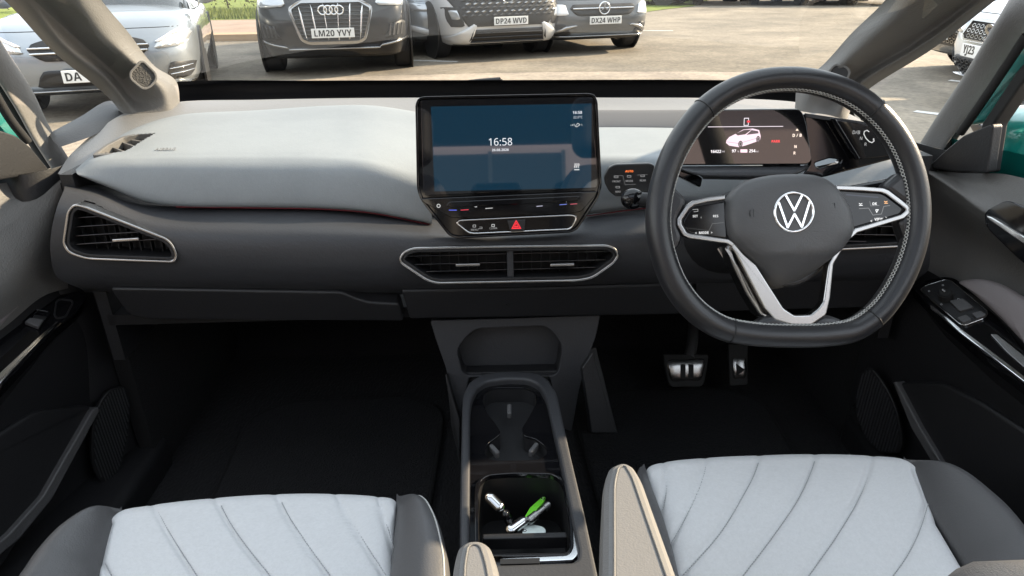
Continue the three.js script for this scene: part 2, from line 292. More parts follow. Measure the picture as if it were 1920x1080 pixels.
function wheel(parent, r, x, z, side, rimMat) {
  const w = new THREE.Group(); w.name = 'wheel'; w.position.set(x, r, z); parent.add(w);
  const k = r.toFixed(2);
  if (!wheelGeo[k]) {
    const pr = [[r * 0.66, -0.10], [r * 0.9, -0.115], [r * 0.98, -0.095], [r, -0.07], [r, 0.07], [r * 0.98, 0.095], [r * 0.9, 0.115], [r * 0.66, 0.10]].map(([a, b]) => new THREE.Vector2(a, b));
    const t = new THREE.LatheGeometry(pr, 28); t.rotateZ(Math.PI / 2);
    const bits = [new THREE.LatheGeometry([[r * 0.6, -0.1], [r * 0.67, -0.1], [r * 0.67, 0.1], [r * 0.6, 0.1]].map(([a, b]) => new THREE.Vector2(a, b)), 24).rotateZ(Math.PI / 2), new THREE.CylinderGeometry(0.07, 0.07, 0.05, 12).rotateZ(Math.PI / 2).translate(0.07, 0, 0)];
    for (let i = 0; i < 10; i++) { const s = box(0.03, r * 0.6, 0.035, 0.075, r * 0.34, 0); s.rotateX(i * Math.PI / 5); bits.push(s); }
    wheelGeo[k] = [t, merged(bits), new THREE.CylinderGeometry(r * 0.6, r * 0.6, 0.02, 20).rotateZ(Math.PI / 2)];
  }
  kid('tyre', wheelGeo[k][0], M.tyre, w); const rim = kid('rim', wheelGeo[k][1], rimMat || M.satin, w); kid('brake_disc', wheelGeo[k][2], paints.bar, w);
  if (side < 0) w.rotation.y = Math.PI;
  return w;
}
function parkedCar(spec) {
  const { W, L, hs, rot, paint, label, name, group } = spec;
  const t = thing(name, label, 'car', V(spec.x, 0, spec.z), group); t.rotation.y = rad(rot);
  const rings = [[0.21, 0.14, 0.14], [0.25, 0.06, 0.05], [0.34, 0.025, 0], [0.50, 0, 0], [0.62, 0, 0.015], [0.74, 0.012, 0.05], [0.82, 0.035, 0.12], [0.87, 0.075, 0.22], [0.91, 0.16, 0.42], [0.95, 0.32, 0.8], [0.965, 0.55, 1.2], [0.97, 0.88, 1.6]].map(([y, i, f]) => [y < 0.3 ? y + (spec.lift || 0) : y * hs, i, f]);
  const at = (y, k) => { for (let j = 1; j < rings.length; j++) if (y <= rings[j][0]) { const u = Math.max(0, (y - rings[j - 1][0]) / (rings[j][0] - rings[j - 1][0])); return lerp(rings[j - 1][k], rings[j][k], u); } return rings.at(-1)[k]; };
  const spot = (y, ins, fe, c, s) => { const e = 2 / 7, x = (W / 2 - ins) * Math.sign(c) * Math.abs(c) ** e, zz = (L / 2 - Math.min(ins, 0.5)) * Math.sign(s) * Math.abs(s) ** e, k = Math.max(0, zz / (L / 2)) ** 5; return V(x, y, -L / 2 + zz - fe * k); };
  const n = 96, cols = [];
  for (let i = 0; i <= n; i++) { const th = i / n * Math.PI * 2, c = Math.cos(th), s = Math.sin(th); cols.push(rings.map(([y, ins, f]) => spot(y, ins, f, c, s))); }
  kid('body', gridGeo(cols), paint, t);
  const zf = (x, y) => { const w = W / 2 - at(y, 1), hl = L / 2 - Math.min(at(y, 1), 0.5), u = Math.max(0, 1 - Math.min(0.999, Math.abs(x / w)) ** 7) ** (1 / 7), zz = hl * u, k = Math.max(0, zz / (L / 2)) ** 5; return -L / 2 + zz - at(y, 2) * k; };
  const H = spec.H, cab = [[0.88 * hs, 0.06, 0.38, 0.36], [H * 0.78, 0.13, 0.30, 0.31], [H * 0.93, 0.22, 0.225, 0.25]], roof = [[H * 0.93, 0.215, 0.227, 0.252], [H * 0.97, 0.26, 0.21, 0.235], [H, 0.36, 0.17, 0.19], [H + 0.01, 0.7, 0.05, 0.06]];
  const stack = (rs) => { const cs = []; for (let i = 0; i <= 64; i++) { const th = i / 64 * Math.PI * 2, c = Math.cos(th), s = Math.sin(th); cs.push(rs.map(([y, ins, f, b]) => V((W / 2 - ins) * Math.sign(c) * Math.abs(c) ** 0.45, y, -L * 0.58 + L * (s > 0 ? f : b) * Math.sign(s) * Math.abs(s) ** 0.5))); } return gridGeo(cs); };
  kid('window', stack(cab), paints.glass, t); kid('roof', stack(roof), paint, t);
  const r = spec.r || 0.33, arch = new THREE.CylinderGeometry(r + 0.06, r + 0.06, 0.02, 28).rotateZ(Math.PI / 2);
  for (const s of [1, -1]) for (const z of [-0.88, -0.88 - L * 0.6]) {
    const a = kid('wheel_arch', arch, paints.mesh, t); a.position.set(s * (W / 2 - 0.012), r + 0.02, z);
    wheel(t, r, s * (W / 2 - 0.135), z, s, spec.rim);
  }
  for (const s of [1, -1]) { const mgeo = new THREE.SphereGeometry(0.12, 14, 10); mgeo.scale(1, 0.7, 0.6); const m = kid('door_mirror', mgeo, paint, t); m.position.set(s * (W / 2 + 0.06), 1.02 * hs, -L * 0.34); }
  const densify = (pts) => { const out = []; for (let i = 0; i < pts.length; i++) { const a = pts[i], b = pts[(i + 1) % pts.length], k = Math.max(1, Math.ceil(a.distanceTo(b) / 0.05)); for (let j = 0; j < k; j++) out.push(a.clone().lerp(b, j / k)); } return out; };
  const bend = (g, off = 0) => { const p = g.attributes.position; for (let i = 0; i < p.count; i++) p.setZ(i, p.getZ(i) + zf(p.getX(i), p.getY(i)) + off); g.computeVertexNormals(); return g; };
  const decal = (nm, mat, pts, rr, depth, opt = {}) => {
    if (!opt.ring) { // solid pieces follow the curved nose: strips from side to side
      const poly = round(P2(pts), rr).getPoints(3), px = poly.map((p) => p.x), x0 = Math.min(...px), x1 = Math.max(...px), k = Math.max(2, Math.ceil((x1 - x0) / 0.04)), cs = [], off = (opt.off || 0.002) + 0.008, turned = poly.map((p) => new THREE.Vector2(p.y, p.x));
      for (let i = 0; i <= k; i++) { const x = lerp(x0 + 1e-4, x1 - 1e-4, i / k), ys = hits(turned, x); if (ys.length < 2) continue; const y0 = ys[0], y1 = ys.at(-1), m = Math.max(1, Math.ceil((y1 - y0) / 0.05)), col = [V(x, y0, zf(x, y0) - 0.01)]; for (let j = 0; j <= m; j++) { const y = lerp(y0, y1, j / m); col.push(V(x, y, zf(x, y) + off + depth)); } col.push(V(x, y1, zf(x, y1) - 0.01)); cs.push(col); }
      const most = Math.max(...cs.map((q) => q.length)); cs.forEach((q) => { while (q.length < most) q.push(q.at(-1).clone()); });
      return kid(nm, gridGeo(cs.map((q) => resample(q, most))), mat, opt.parent || t);
    }
    const s = new THREE.Shape(densify(round(P2(pts), rr).getPoints(3)));
    if (opt.ring) s.holes.push(new THREE.Path(densify(round(inset(P2(pts), opt.ring), Math.max(0.002, rr - opt.ring)).getPoints(3))));
    const o = kid(nm, bend(new THREE.ExtrudeGeometry(s, { depth, bevelEnabled: false }), (opt.off || 0.002) + 0.012), mat, opt.parent || t);
    return o;
  };
  const bars = (nm, mat, poly, ys, h, depth, off) => ys.forEach((y) => { const xs = hits(P2(poly), y); if (xs.length > 1) decal(nm, mat, [[xs[0], y - h / 2], [xs.at(-1), y - h / 2], [xs.at(-1), y + h / 2], [xs[0], y + h / 2]], 0.002, depth, { off }); });
  const plate = (str, y, x = 0) => {
    const g = new THREE.Group(); g.name = 'number_plate'; g.position.set(x, y, zf(x, y) + 0.075); t.add(g);
    kid('backing', new RoundedBoxGeometry(0.52, 0.111, 0.012, 2, 0.005), M.plate, g);
    if (str) { const tx = text(str, 0.072, 0.002); tx.computeBoundingBox(); const w = tx.boundingBox.max.x - tx.boundingBox.min.x; const k = Math.min(1, 0.47 / w) * (spec.plateFit || 1); tx.scale(str.length < 4 ? 1 : k, 1, 1); const l = kid('lettering', tx, M.ink, g); l.position.set(spec.textX || 0, 0, 0.0065); }
  };
  { const yb = 0.79 * hs, hw = W / 2 - 0.12; decal('bonnet_gap', paints.mesh, [[-hw, yb], [hw, yb], [hw, yb + 0.006], [-hw, yb + 0.006]], 0.001, 0.0005, { off: -0.007 }); const yv = 0.215 + (spec.lift || 0); decal('valance', paints.mesh, [[-hw + 0.06, yv], [hw - 0.06, yv], [hw - 0.04, yv + 0.03], [-hw + 0.04, yv + 0.03]], 0.004, 0.006); }
  spec.face({ t, decal, bars, plate, zf, bend, kid });
  t.updateMatrixWorld(true);
  return t;
}
function resample(q, n) { const y0 = q[1].y; let e = q.length - 1; while (e > 1 && q[e - 1].distanceTo(q[e]) < 1e-9) e--; const body = q.slice(1, e), out = [q[0]]; for (let j = 0; j < n - 2; j++) { const t = j / (n - 3 || 1) * (body.length - 1), k = Math.min(body.length - 2, Math.floor(t)); out.push(body.length > 1 ? body[Math.max(0, k)].clone().lerp(body[Math.max(0, k) + 1], t - Math.max(0, k)) : body[0].clone()); } out.push(q[e]); return out; }
const both = (f) => { f((p) => p, 1); f(mx, -1); };
const frontOf = (px, py, y) => { const p = atY(px, py, y); return { x: p.x, z: p.z }; };
// silver saloon with twin chrome bars
const saloonFace = (txt) => ({ decal, bars, plate, t, zf }) => {
  const gr = [[-0.46, 0.68], [-0.5, 0.62], [-0.38, 0.53], [0.38, 0.53], [0.5, 0.62], [0.46, 0.68], [0.30, 0.72], [-0.30, 0.72]];
  decal('grille', paints.mesh, gr, 0.04, 0.008); bars('grille_bar', M.chrome, gr, [0.60, 0.645], 0.016, 0.02, 0.01);
  star(t, 0, 0.625, zf(0, 0.62) + 0.03, 0.075);
  both((f, s) => {
    decal('headlight', paints.lamp, f([[0.52, 0.60], [0.78, 0.62], [0.86, 0.70], [0.84, 0.76], [0.70, 0.75], [0.54, 0.66]]), 0.03, 0.012);
    decal('daytime_light', paints.bright, f([[0.54, 0.665], [0.70, 0.745], [0.83, 0.755], [0.84, 0.735], [0.70, 0.725], [0.555, 0.645]]), 0.004, 0.018);
    for (let i = 0; i < 4; i++) decal('lamp_cell', paints.bright, f([[0.58 + i * 0.065, 0.62 + i * 0.004], [0.62 + i * 0.065, 0.622 + i * 0.004], [0.63 + i * 0.065, 0.645 + i * 0.004], [0.59 + i * 0.065, 0.643 + i * 0.004]]), 0.006, 0.018);
    decal('side_intake', paints.mesh, f([[0.56, 0.30], [0.80, 0.33], [0.86, 0.46], [0.64, 0.48]]), 0.03, 0.006);
    for (const y of [0.36, 0.41]) decal('intake_fin', M.chrome, f([[0.62, y], [0.82, y + 0.015], [0.82, y + 0.027], [0.62, y + 0.012]]), 0.003, 0.02);
  });
  decal('lower_intake', paints.mesh, [[-0.50, 0.30], [0.50, 0.30], [0.42, 0.45], [-0.42, 0.45]], 0.04, 0.006);
  decal('splitter', M.satin, [[-0.84, 0.255], [0.84, 0.255], [0.84, 0.275], [-0.84, 0.275]], 0.006, 0.05);
  plate(txt, 0.40);
};
function star(parent, x, y, z, r) {
  const g = new THREE.Group(); g.name = 'emblem'; g.position.set(x, y, z); parent.add(g);
  kid('emblem_ring', new THREE.TorusGeometry(r, r * 0.12, 8, 28), M.chrome, g);
  const s = new THREE.Shape(); for (let i = 0; i < 6; i++) { const a = Math.PI / 2 + i * Math.PI / 3, q = i % 2 ? r * 0.16 : r * 0.96; i ? s.lineTo(Math.cos(a) * q, Math.sin(a) * q) : s.moveTo(Math.cos(a) * q, Math.sin(a) * q); }
  s.closePath(); kid('emblem_star', extrude(s, 0.012, 0.002), M.chrome, g);
}
parkedCar({ name: 'parked_saloon', label: 'silver saloon with twin chrome grille bars, beside the black off-roader', W: 1.81, L: 4.6, H: 1.44, hs: 0.98, rot: 18, paint: paints.silver, textX: -0.17, ...frontOf(180, 140, 0.40), face: saloonFace('DA') });
// black off-roader with octagonal grille
parkedCar({ name: 'parked_offroader', label: 'black off-roader with octagonal chrome grille and four interlocked rings', W: 1.97, L: 5.0, H: 1.74, hs: 1.17, r: 0.38, rot: 8, paint: paints.black, ...frontOf(625, 61, 0.53),
  face: ({ decal, bars, plate, t, zf }) => {
    const gr = [[-0.36, 0.91], [0.36, 0.91], [0.50, 0.83], [0.50, 0.77], [0.40, 0.44], [0.30, 0.395], [-0.30, 0.395], [-0.40, 0.44], [-0.50, 0.77], [-0.50, 0.83]];
    decal('grille', paints.mesh, gr, 0.03, 0.006); bars('grille_slat', paints.bar, gr, Array.from({ length: 11 }, (_, i) => 0.43 + i * 0.043), 0.014, 0.012, 0.006);
    for (const x of [-0.38, -0.23, -0.08, 0.08, 0.23, 0.38]) { const s = x / 0.38 * 0.05; decal('grille_bar', M.chrome, [[x - s - 0.012, 0.44], [x - s + 0.012, 0.44], [x + 0.012, 0.87], [x - 0.012, 0.87]], 0.003, 0.03, { off: 0.006 }); }
    decal('grille_frame', M.satin, gr, 0.05, 0.05, { ring: 0.034 });
    for (let i = 0; i < 4; i++) { const r = kid('emblem_ring', new THREE.TorusGeometry(0.05, 0.011, 8, 24), M.chrome, t); r.position.set(-0.1 + i * 0.067, 0.79, zf(0, 0.79) + 0.05); }
    both((f) => {
      decal('headlight', paints.lamp, f([[0.54, 0.84], [0.90, 0.82], [0.93, 0.93], [0.56, 0.97]]), 0.03, 0.012);
      decal('side_intake', paints.mesh, f([[0.62, 0.46], [0.90, 0.44], [0.90, 0.66], [0.74, 0.62]]), 0.03, 0.006);
      for (let i = 0; i < 4; i++) decal('intake_fin', paints.bar, f([[0.68 + i * 0.05, 0.48], [0.70 + i * 0.05, 0.48], [0.72 + i * 0.05, 0.62], [0.70 + i * 0.05, 0.62]]), 0.003, 0.015);
      decal('corner_strip', M.satin, f([[0.55, 0.345], [0.93, 0.41], [0.93, 0.44], [0.57, 0.375]]), 0.006, 0.03);
    });
    decal('lower_strip', M.satin, [[-0.56, 0.325], [0.56, 0.325], [0.56, 0.35], [-0.56, 0.35]], 0.005, 0.04);
    plate('LM20 YVY', 0.53);
  } });
// silver car half hidden behind
parkedCar({ name: 'parked_hatchback', label: 'silver hatchback mostly hidden between black off-roader and white crossover', W: 1.8, L: 4.3, H: 1.5, hs: 1.0, rot: 22, paint: paints.silver, ...(() => { const p = atY(872, 52, 0.4); return { x: p.x, z: p.z }; })(),
  face: ({ decal }) => { both((f) => { decal('headlight', paints.lamp, f([[0.5, 0.66], [0.85, 0.66], [0.85, 0.78], [0.55, 0.74]]), 0.03, 0.012); decal('bumper_blade', paints.bright, f([[0.45, 0.36], [0.88, 0.48], [0.88, 0.40], [0.5, 0.30]]), 0.01, 0.03); }); decal('grille', paints.mesh, [[-0.48, 0.32], [0.48, 0.32], [0.48, 0.62], [-0.48, 0.62]], 0.05, 0.006); } });
// white crossover with dark faceted grille
parkedCar({ name: 'parked_crossover', label: 'white crossover with dark faceted full width grille and angular bumper', W: 1.87, L: 4.5, H: 1.66, hs: 1.13, r: 0.36, rot: 20, paint: paints.white, ...frontOf(955, 38, 0.55),
  face: ({ decal, plate, bars, t, zf }) => {
    decal('grille', paints.mesh, [[-0.62, 0.48], [0.62, 0.48], [0.86, 0.86], [0.80, 0.93], [-0.80, 0.93], [-0.86, 0.86]], 0.03, 0.006);
    for (let r = 0; r < 6; r++) for (let c = -6; c <= 6; c++) { const x = c * 0.11 + (r % 2) * 0.055, y = 0.63 + r * 0.05; if (Math.abs(x) < 0.74 && !(Math.abs(x) < 0.15 && r > 3)) decal('grille_facet', r % 2 ? M.steel : paints.bar, [[x - 0.04, y], [x, y - 0.018], [x + 0.04, y], [x, y + 0.018]], 0.002, 0.015, { off: 0.006 }); }
    decal('lower_intake', paints.mesh, [[-0.58, 0.22], [0.58, 0.22], [0.66, 0.44], [-0.66, 0.44]], 0.03, 0.006);
    bars('intake_slat', paints.bar, [[-0.58, 0.22], [0.58, 0.22], [0.66, 0.44], [-0.66, 0.44]], [0.27, 0.33, 0.39], 0.015, 0.015, 0.004);
    const em = kid('emblem', new THREE.TorusGeometry(0.055, 0.008, 8, 24).scale(1.5, 1, 1), M.steel, t); em.position.set(0, 0.84, zf(0, 0.84) + 0.03);
    both((f) => {
      decal('lamp_pocket', paints.mesh, f([[0.66, 0.48], [0.84, 0.48], [0.90, 0.74], [0.70, 0.74]]), 0.02, 0.006);
      decal('headlight', paints.lamp, f([[0.72, 0.58], [0.82, 0.58], [0.85, 0.70], [0.74, 0.70]]), 0.015, 0.012);
      decal('bumper_blade', paints.white, f([[0.58, 0.24], [0.86, 0.24], [0.90, 0.31], [0.52, 0.53], [0.50, 0.50]]), 0.01, 0.04);
      decal('blade_slit', paints.mesh, f([[0.57, 0.29], [0.60, 0.28], [0.545, 0.46], [0.53, 0.46]]), 0.004, 0.042);
    });
    plate('DP24 WVD', 0.55);
  } });
// graphite hatch with star
parkedCar({ name: 'parked_hatchback', label: 'graphite hatchback with a star on a single chrome grille bar', W: 1.8, L: 4.4, H: 1.44, hs: 0.98, rot: 16, paint: paints.graphite, ...frontOf(1132, 37, 0.50),
  face: ({ decal, plate, t, zf }) => {
    decal('grille', paints.mesh, [[-0.50, 0.72], [-0.54, 0.66], [-0.42, 0.56], [0.42, 0.56], [0.54, 0.66], [0.50, 0.72]], 0.04, 0.006);
    decal('grille_bar', M.chrome, [[-0.5, 0.655], [0.5, 0.655], [0.5, 0.675], [-0.5, 0.675]], 0.004, 0.03);
    star(t, 0, 0.665, zf(0, 0.66) + 0.05, 0.085);
    both((f) => {
      decal('headlight', paints.bright, f([[0.56, 0.58], [0.84, 0.57], [0.88, 0.74], [0.60, 0.72]]), 0.03, 0.012);
      decal('side_intake', paints.mesh, f([[0.50, 0.30], [0.82, 0.28], [0.84, 0.44], [0.62, 0.46]]), 0.03, 0.006);
      decal('bumper_strip', M.satin, f([[0.42, 0.42], [0.46, 0.44], [0.62, 0.42], [0.86, 0.30], [0.86, 0.26], [0.60, 0.37]]), 0.008, 0.03);
    });
    decal('splitter', M.satin, [[-0.78, 0.262], [0.78, 0.262], [0.78, 0.282], [-0.78, 0.282]], 0.005, 0.05);
    plate('DX24 WHP', 0.50);
  } });
// navy car on the verge and the far row
const plainFace = ({ decal, plate }) => { decal('grille', paints.mesh, [[-0.45, 0.35], [0.45, 0.35], [0.5, 0.62], [-0.5, 0.62]], 0.04, 0.006); both((f) => decal('headlight', paints.lamp, f([[0.52, 0.62], [0.84, 0.63], [0.84, 0.76], [0.56, 0.72]]), 0.03, 0.012)); plate('', 0.48); };
parkedCar({ name: 'parked_saloon', label: 'navy saloon parked by the grass verge beyond the graphite hatchback', W: 1.8, L: 4.4, H: 1.45, hs: 1.0, rot: 60, paint: paints.navy, ...(() => { const p = atY(1268, 9, 0); return { x: p.x + 0.6, z: p.z + 0.3 }; })(), face: plainFace });
[[1350, paints.graphite, 'graphite'], [1455, paints.slate, 'slate'], [1545, paints.black, 'black'], [1632, paints.silver, 'silver']].forEach(([px, p, c]) => { const g = atY(px, 9, 0); parkedCar({ name: 'parked_car', label: `${c} car in the far row across the open asphalt`, group: 'cars parked in the far row', W: 1.8, L: 4.2, H: 1.5, hs: 1.0, rot: -4, paint: p, x: g.x, z: g.z + 0.8, lift: 0.05, face: plainFace }); });
// white hatch to the right, with a slate car behind it and a mesh grilled white car by the door
const meshGrille = (decal, poly, mat, sx, sy) => { const p = P2(poly); let x0 = 9, x1 = -9, y0 = 9, y1 = -9; p.forEach((q) => { x0 = Math.min(x0, q.x); x1 = Math.max(x1, q.x); y0 = Math.min(y0, q.y); y1 = Math.max(y1, q.y); }); let r = 0; for (let y = y0 + sy; y < y1 - sy * 0.4; y += sy, r++) for (let x = x0 + sx * (r % 2 ? 1 : 0.5); x < x1; x += sx) if (inside(new THREE.Vector2(x, y), inset(p, sy * 0.5))) decal('grille_cell', mat, [[x - sx * 0.42, y], [x - sx * 0.2, y - sy * 0.36], [x + sx * 0.2, y - sy * 0.36], [x + sx * 0.42, y], [x + sx * 0.2, y + sy * 0.36], [x - sx * 0.2, y + sy * 0.36]], 0.004, 0.02, { ring: Math.min(sx, sy) * 0.13, off: 0.006 }); };
parkedCar({ name: 'parked_hatchback', label: 'white hatchback with a letter S badge, seen past the driver side pillar', W: 1.78, L: 4.2, H: 1.45, hs: 1.02, rot: -98, paint: paints.white, textX: -0.12, ...frontOf(1846, 98, 0.50),
  face: ({ decal, plate, kid, t, zf, bend }) => {
    const g = [[-0.36, 0.57], [0.36, 0.57], [0.42, 0.62], [0.38, 0.76], [-0.38, 0.76], [-0.42, 0.62]];
    decal('grille', paints.mesh, g, 0.02, 0.006); decal('grille_frame', M.satin, g, 0.02, 0.03, { ring: 0.018 }); meshGrille(decal, g, M.steel, 0.075, 0.045);
    const s = kid('emblem', text('S', 0.14, 0.015), M.chrome, t); s.position.set(0, 0.665, zf(0, 0.66) + 0.03); s.scale.x = 1.4;
    const l = [[-0.50, 0.24], [0.50, 0.24], [0.54, 0.43], [-0.54, 0.43]]; decal('lower_intake', paints.mesh, l, 0.03, 0.006); meshGrille(decal, l, paints.bar, 0.09, 0.05);
    both((f) => { decal('headlight', paints.lamp, f([[0.46, 0.62], [0.82, 0.66], [0.84, 0.76], [0.48, 0.74]]), 0.02, 0.012); decal('fog_pocket', paints.mesh, f([[0.60, 0.34], [0.80, 0.34], [0.82, 0.46], [0.66, 0.48]]), 0.02, 0.006); });
    decal('splitter', paints.bright, [[-0.7, 0.235], [0.7, 0.235], [0.7, 0.25], [-0.7, 0.25]], 0.004, 0.06);
    plate('YJ23', 0.50);
  } });
parkedCar({ name: 'parked_saloon', label: 'slate blue saloon behind the white hatchback with the letter badge', W: 1.8, L: 4.5, H: 1.45, hs: 1.02, rot: -96, paint: paints.slate, ...frontOf(1768, 66, 0.45), face: ({ decal, plate, t, zf }) => { plainFace({ decal, plate }); meshGrille(decal, [[-0.45, 0.35], [0.45, 0.35], [0.5, 0.62], [-0.5, 0.62]], M.steel, 0.09, 0.05); } });
parkedCar({ name: 'parked_hatchback', label: 'white hatchback with bright honeycomb grille beside the teal door mirror', W: 1.8, L: 4.3, H: 1.5, hs: 1.05, rot: -98, paint: paints.white, ...frontOf(1935, 195, 0.58),
  face: ({ decal, plate }) => { const g = [[-0.62, 0.46], [0.62, 0.46], [0.62, 0.76], [-0.62, 0.76]]; decal('grille', paints.mesh, g, 0.02, 0.006); meshGrille(decal, g, M.chrome, 0.075, 0.05); decal('lower_intake', paints.mesh, [[-0.7, 0.25], [0.7, 0.25], [0.7, 0.38], [-0.7, 0.38]], 0.02, 0.006); both((f) => decal('headlight', paints.lamp, f([[0.64, 0.64], [0.84, 0.66], [0.84, 0.78], [0.64, 0.76]]), 0.02, 0.012)); } });

// ================= the car we sit in: shell =================
const CX = 0.028;                                     // the car's centre line
const zs = (list, z) => list.map(([a, b, c]) => atZ(a, b, c ?? z));
{ // floor, bulkhead, sides
  const floor = structure('cabin_floor', box(1.46, 0.03, 3.4, CX, 0.30, 0), M.carpet);
  structure('bulkhead', sheet([[V(-0.72, 0.3, -1.62), V(0.78, 0.3, -1.62)], [V(-0.72, 0.42, -1.72), V(0.78, 0.42, -1.72)], [V(-0.72, 0.94, -1.74), V(0.78, 0.94, -1.74)]], 8, 8, { thick: 0.02 }), M.carpet);
  for (const s of [-1, 1]) structure('sill', box(0.30, 0.16, 2.6, CX + s * 0.86, 0.30, 0.1, 0.02), M.dark);
  for (const s of [-1, 1]) structure('footwell_side', box(0.03, 0.62, 0.62, CX + s * 0.735, 0.62, -1.46), M.carpet);
  for (const s of [-1, 1]) structure('hinge_post', sheet([[V(CX + s * 0.735, 0.30, -1.45), V(CX + s * 0.755, 0.30, -1.16), V(CX + s * 0.80, 0.30, -1.10), V(CX + s * 0.88, 0.30, -1.16)], [V(CX + s * 0.735, 0.70, -1.45), V(CX + s * 0.755, 0.70, -1.16), V(CX + s * 0.80, 0.70, -1.10), V(CX + s * 0.88, 0.70, -1.16)], [V(CX + s * 0.735, 0.95, -1.45), V(CX + s * 0.76, 0.95, -1.18), V(CX + s * 0.80, 0.95, -1.13), V(CX + s * 0.88, 0.95, -1.18)]], 16, 6, { thick: 0.006 }), M.dark);
}
for (const [s, label] of [[-1, 'black carpet mat in the passenger footwell'], [1, 'black carpet mat under the pedals']]) {
  const sh = round(P2([[-0.2, -0.28], [0.2, -0.28], [0.22, 0.2], [0.14, 0.26], [-0.14, 0.26], [-0.22, 0.2]]), 0.04), g = extrude(sh, 0.012, 0.004); g.rotateX(-Math.PI / 2); g.translate(CX + s * 0.37, 0.316, -1.12);
  const t = thing('floor_mat', label, 'mat', V(CX + s * 0.37, 0.316, -1.12)); part('pile', g, M.carpet, t);
  part('binding', tube(sh.getPoints(4).map((p) => V(CX + s * 0.37 + p.x, 0.326, -1.12 - p.y)), 0.004, 80, 6, true), M.carpet, t);
}
{ // roof with glass panel, rear of the cabin (seen in the glossy screens)
  const y = 1.53, ring = new THREE.Shape(P2([[-0.62, -1.55], [0.62, -1.55], [0.64, 0.62], [-0.64, 0.62]])), hole = round(P2([[-0.50, -0.60], [0.50, -0.60], [0.50, 0.54], [-0.50, 0.54]]), 0.06, THREE.Path); ring.holes.push(hole);
  const g = extrude(ring, 0.05, 0); g.rotateX(-Math.PI / 2); g.translate(CX, y, 0); const roof = structure('car_roof', g, M.headliner);
  const gl = new THREE.ShapeGeometry(round(P2([[-0.52, -0.62], [0.52, -0.62], [0.52, 0.56], [-0.52, 0.56]]), 0.06)); gl.rotateX(-Math.PI / 2); gl.translate(CX, y + 0.052, 0);
  tag(part('roof_glass', gl, M.roofGlass), 'wide clear glass panel set in the car roof', 'roof glass');
  for (const s of [-1, 1]) {
    const b = thing('door_pillar', `${s < 0 ? 'passenger' : 'driver'} side middle door pillar in grey trim`, 'pillar', V(CX + s * 0.72, 0.4, 0.22));
    part('trim', sheet([[V(CX + s * 0.76, 0.4, 0.12), V(CX + s * 0.76, 0.4, 0.30)], [V(CX + s * 0.75, 0.95, 0.14), V(CX + s * 0.75, 0.95, 0.28)], [V(CX + s * 0.62, 1.53, 0.2), V(CX + s * 0.62, 1.53, 0.30)]], 4, 12, { thick: 0.05 }), M.trim, b);
    const q = thing('rear_quarter', `${s < 0 ? 'passenger' : 'driver'} side rear body panel and pillar`, 'panel', V(CX + s * 0.76, 0.4, 1));
    part('lower_panel', box(0.05, 0.62, 1.4, CX + s * 0.77, 0.63, 1.02, 0.02), M.dark, q);
    part('rear_pillar', sheet([[V(CX + s * 0.74, 0.9, 1.35), V(CX + s * 0.72, 0.9, 1.75)], [V(CX + s * 0.62, 1.53, 1.15), V(CX + s * 0.6, 1.53, 1.45)]], 4, 8, { thick: 0.05 }), M.trim, q);
  }
  const tg = thing('tailgate', 'tailgate with rear window behind the back seats', 'tailgate', V(CX, 0.4, 1.8));
  part('lower_panel', box(1.4, 0.62, 0.06, CX, 0.66, 1.8, 0.02), M.dark, tg); part('rear_window', sheet([[V(CX - 0.62, 0.98, 1.78), V(CX + 0.62, 0.98, 1.78)], [V(CX - 0.56, 1.5, 1.5), V(CX + 0.56, 1.5, 1.5)]], 4, 4), M.pane, tg);
  const rb = thing('rear_bench', 'grey rear bench seat with three headrests', 'seat', V(CX, 0.4, 1.0));
  part('cushion', new RoundedBoxGeometry(1.3, 0.2, 0.5, 4, 0.06).translate(CX, 0.5, 0.95), M.bolster, rb);
  const bk = new RoundedBoxGeometry(1.3, 0.66, 0.16, 4, 0.06); bk.rotateX(0.35); bk.translate(CX, 0.86, 1.32); part('backrest', bk, M.bolster, rb);
  for (const x of [-0.42, 0, 0.42]) part('headrest', new RoundedBoxGeometry(0.26, 0.16, 0.1, 3, 0.04).translate(CX + x, 1.24, 1.44), M.bolster, rb);
}
{ // showroom the car stands in front of, mirrored in the glossy trim
  const b = thing('showroom', 'pale showroom building with tall windows behind the car', 'building', V(0, 0, 14));
  part('wall', box(44, 6, 0.4, 0, 3, 14.4), std({ color: rgb(0.58, 0.48, 0.49), roughness: 0.9 }), b); part('roof', box(45, 0.4, 9, 0, 6.2, 18), paints.graphite, b);
  for (let i = -4; i <= 4; i++) { const w = part('window', box(3.4, 3.4, 0.06, i * 4.6, 2.2, 14.17), paints.glass, b); for (const dx of [-1.72, 0, 1.72]) part('frame', box(0.09, 3.5, 0.08, i * 4.6 + dx, 2.2, 14.13), paints.graphite, w); }
}
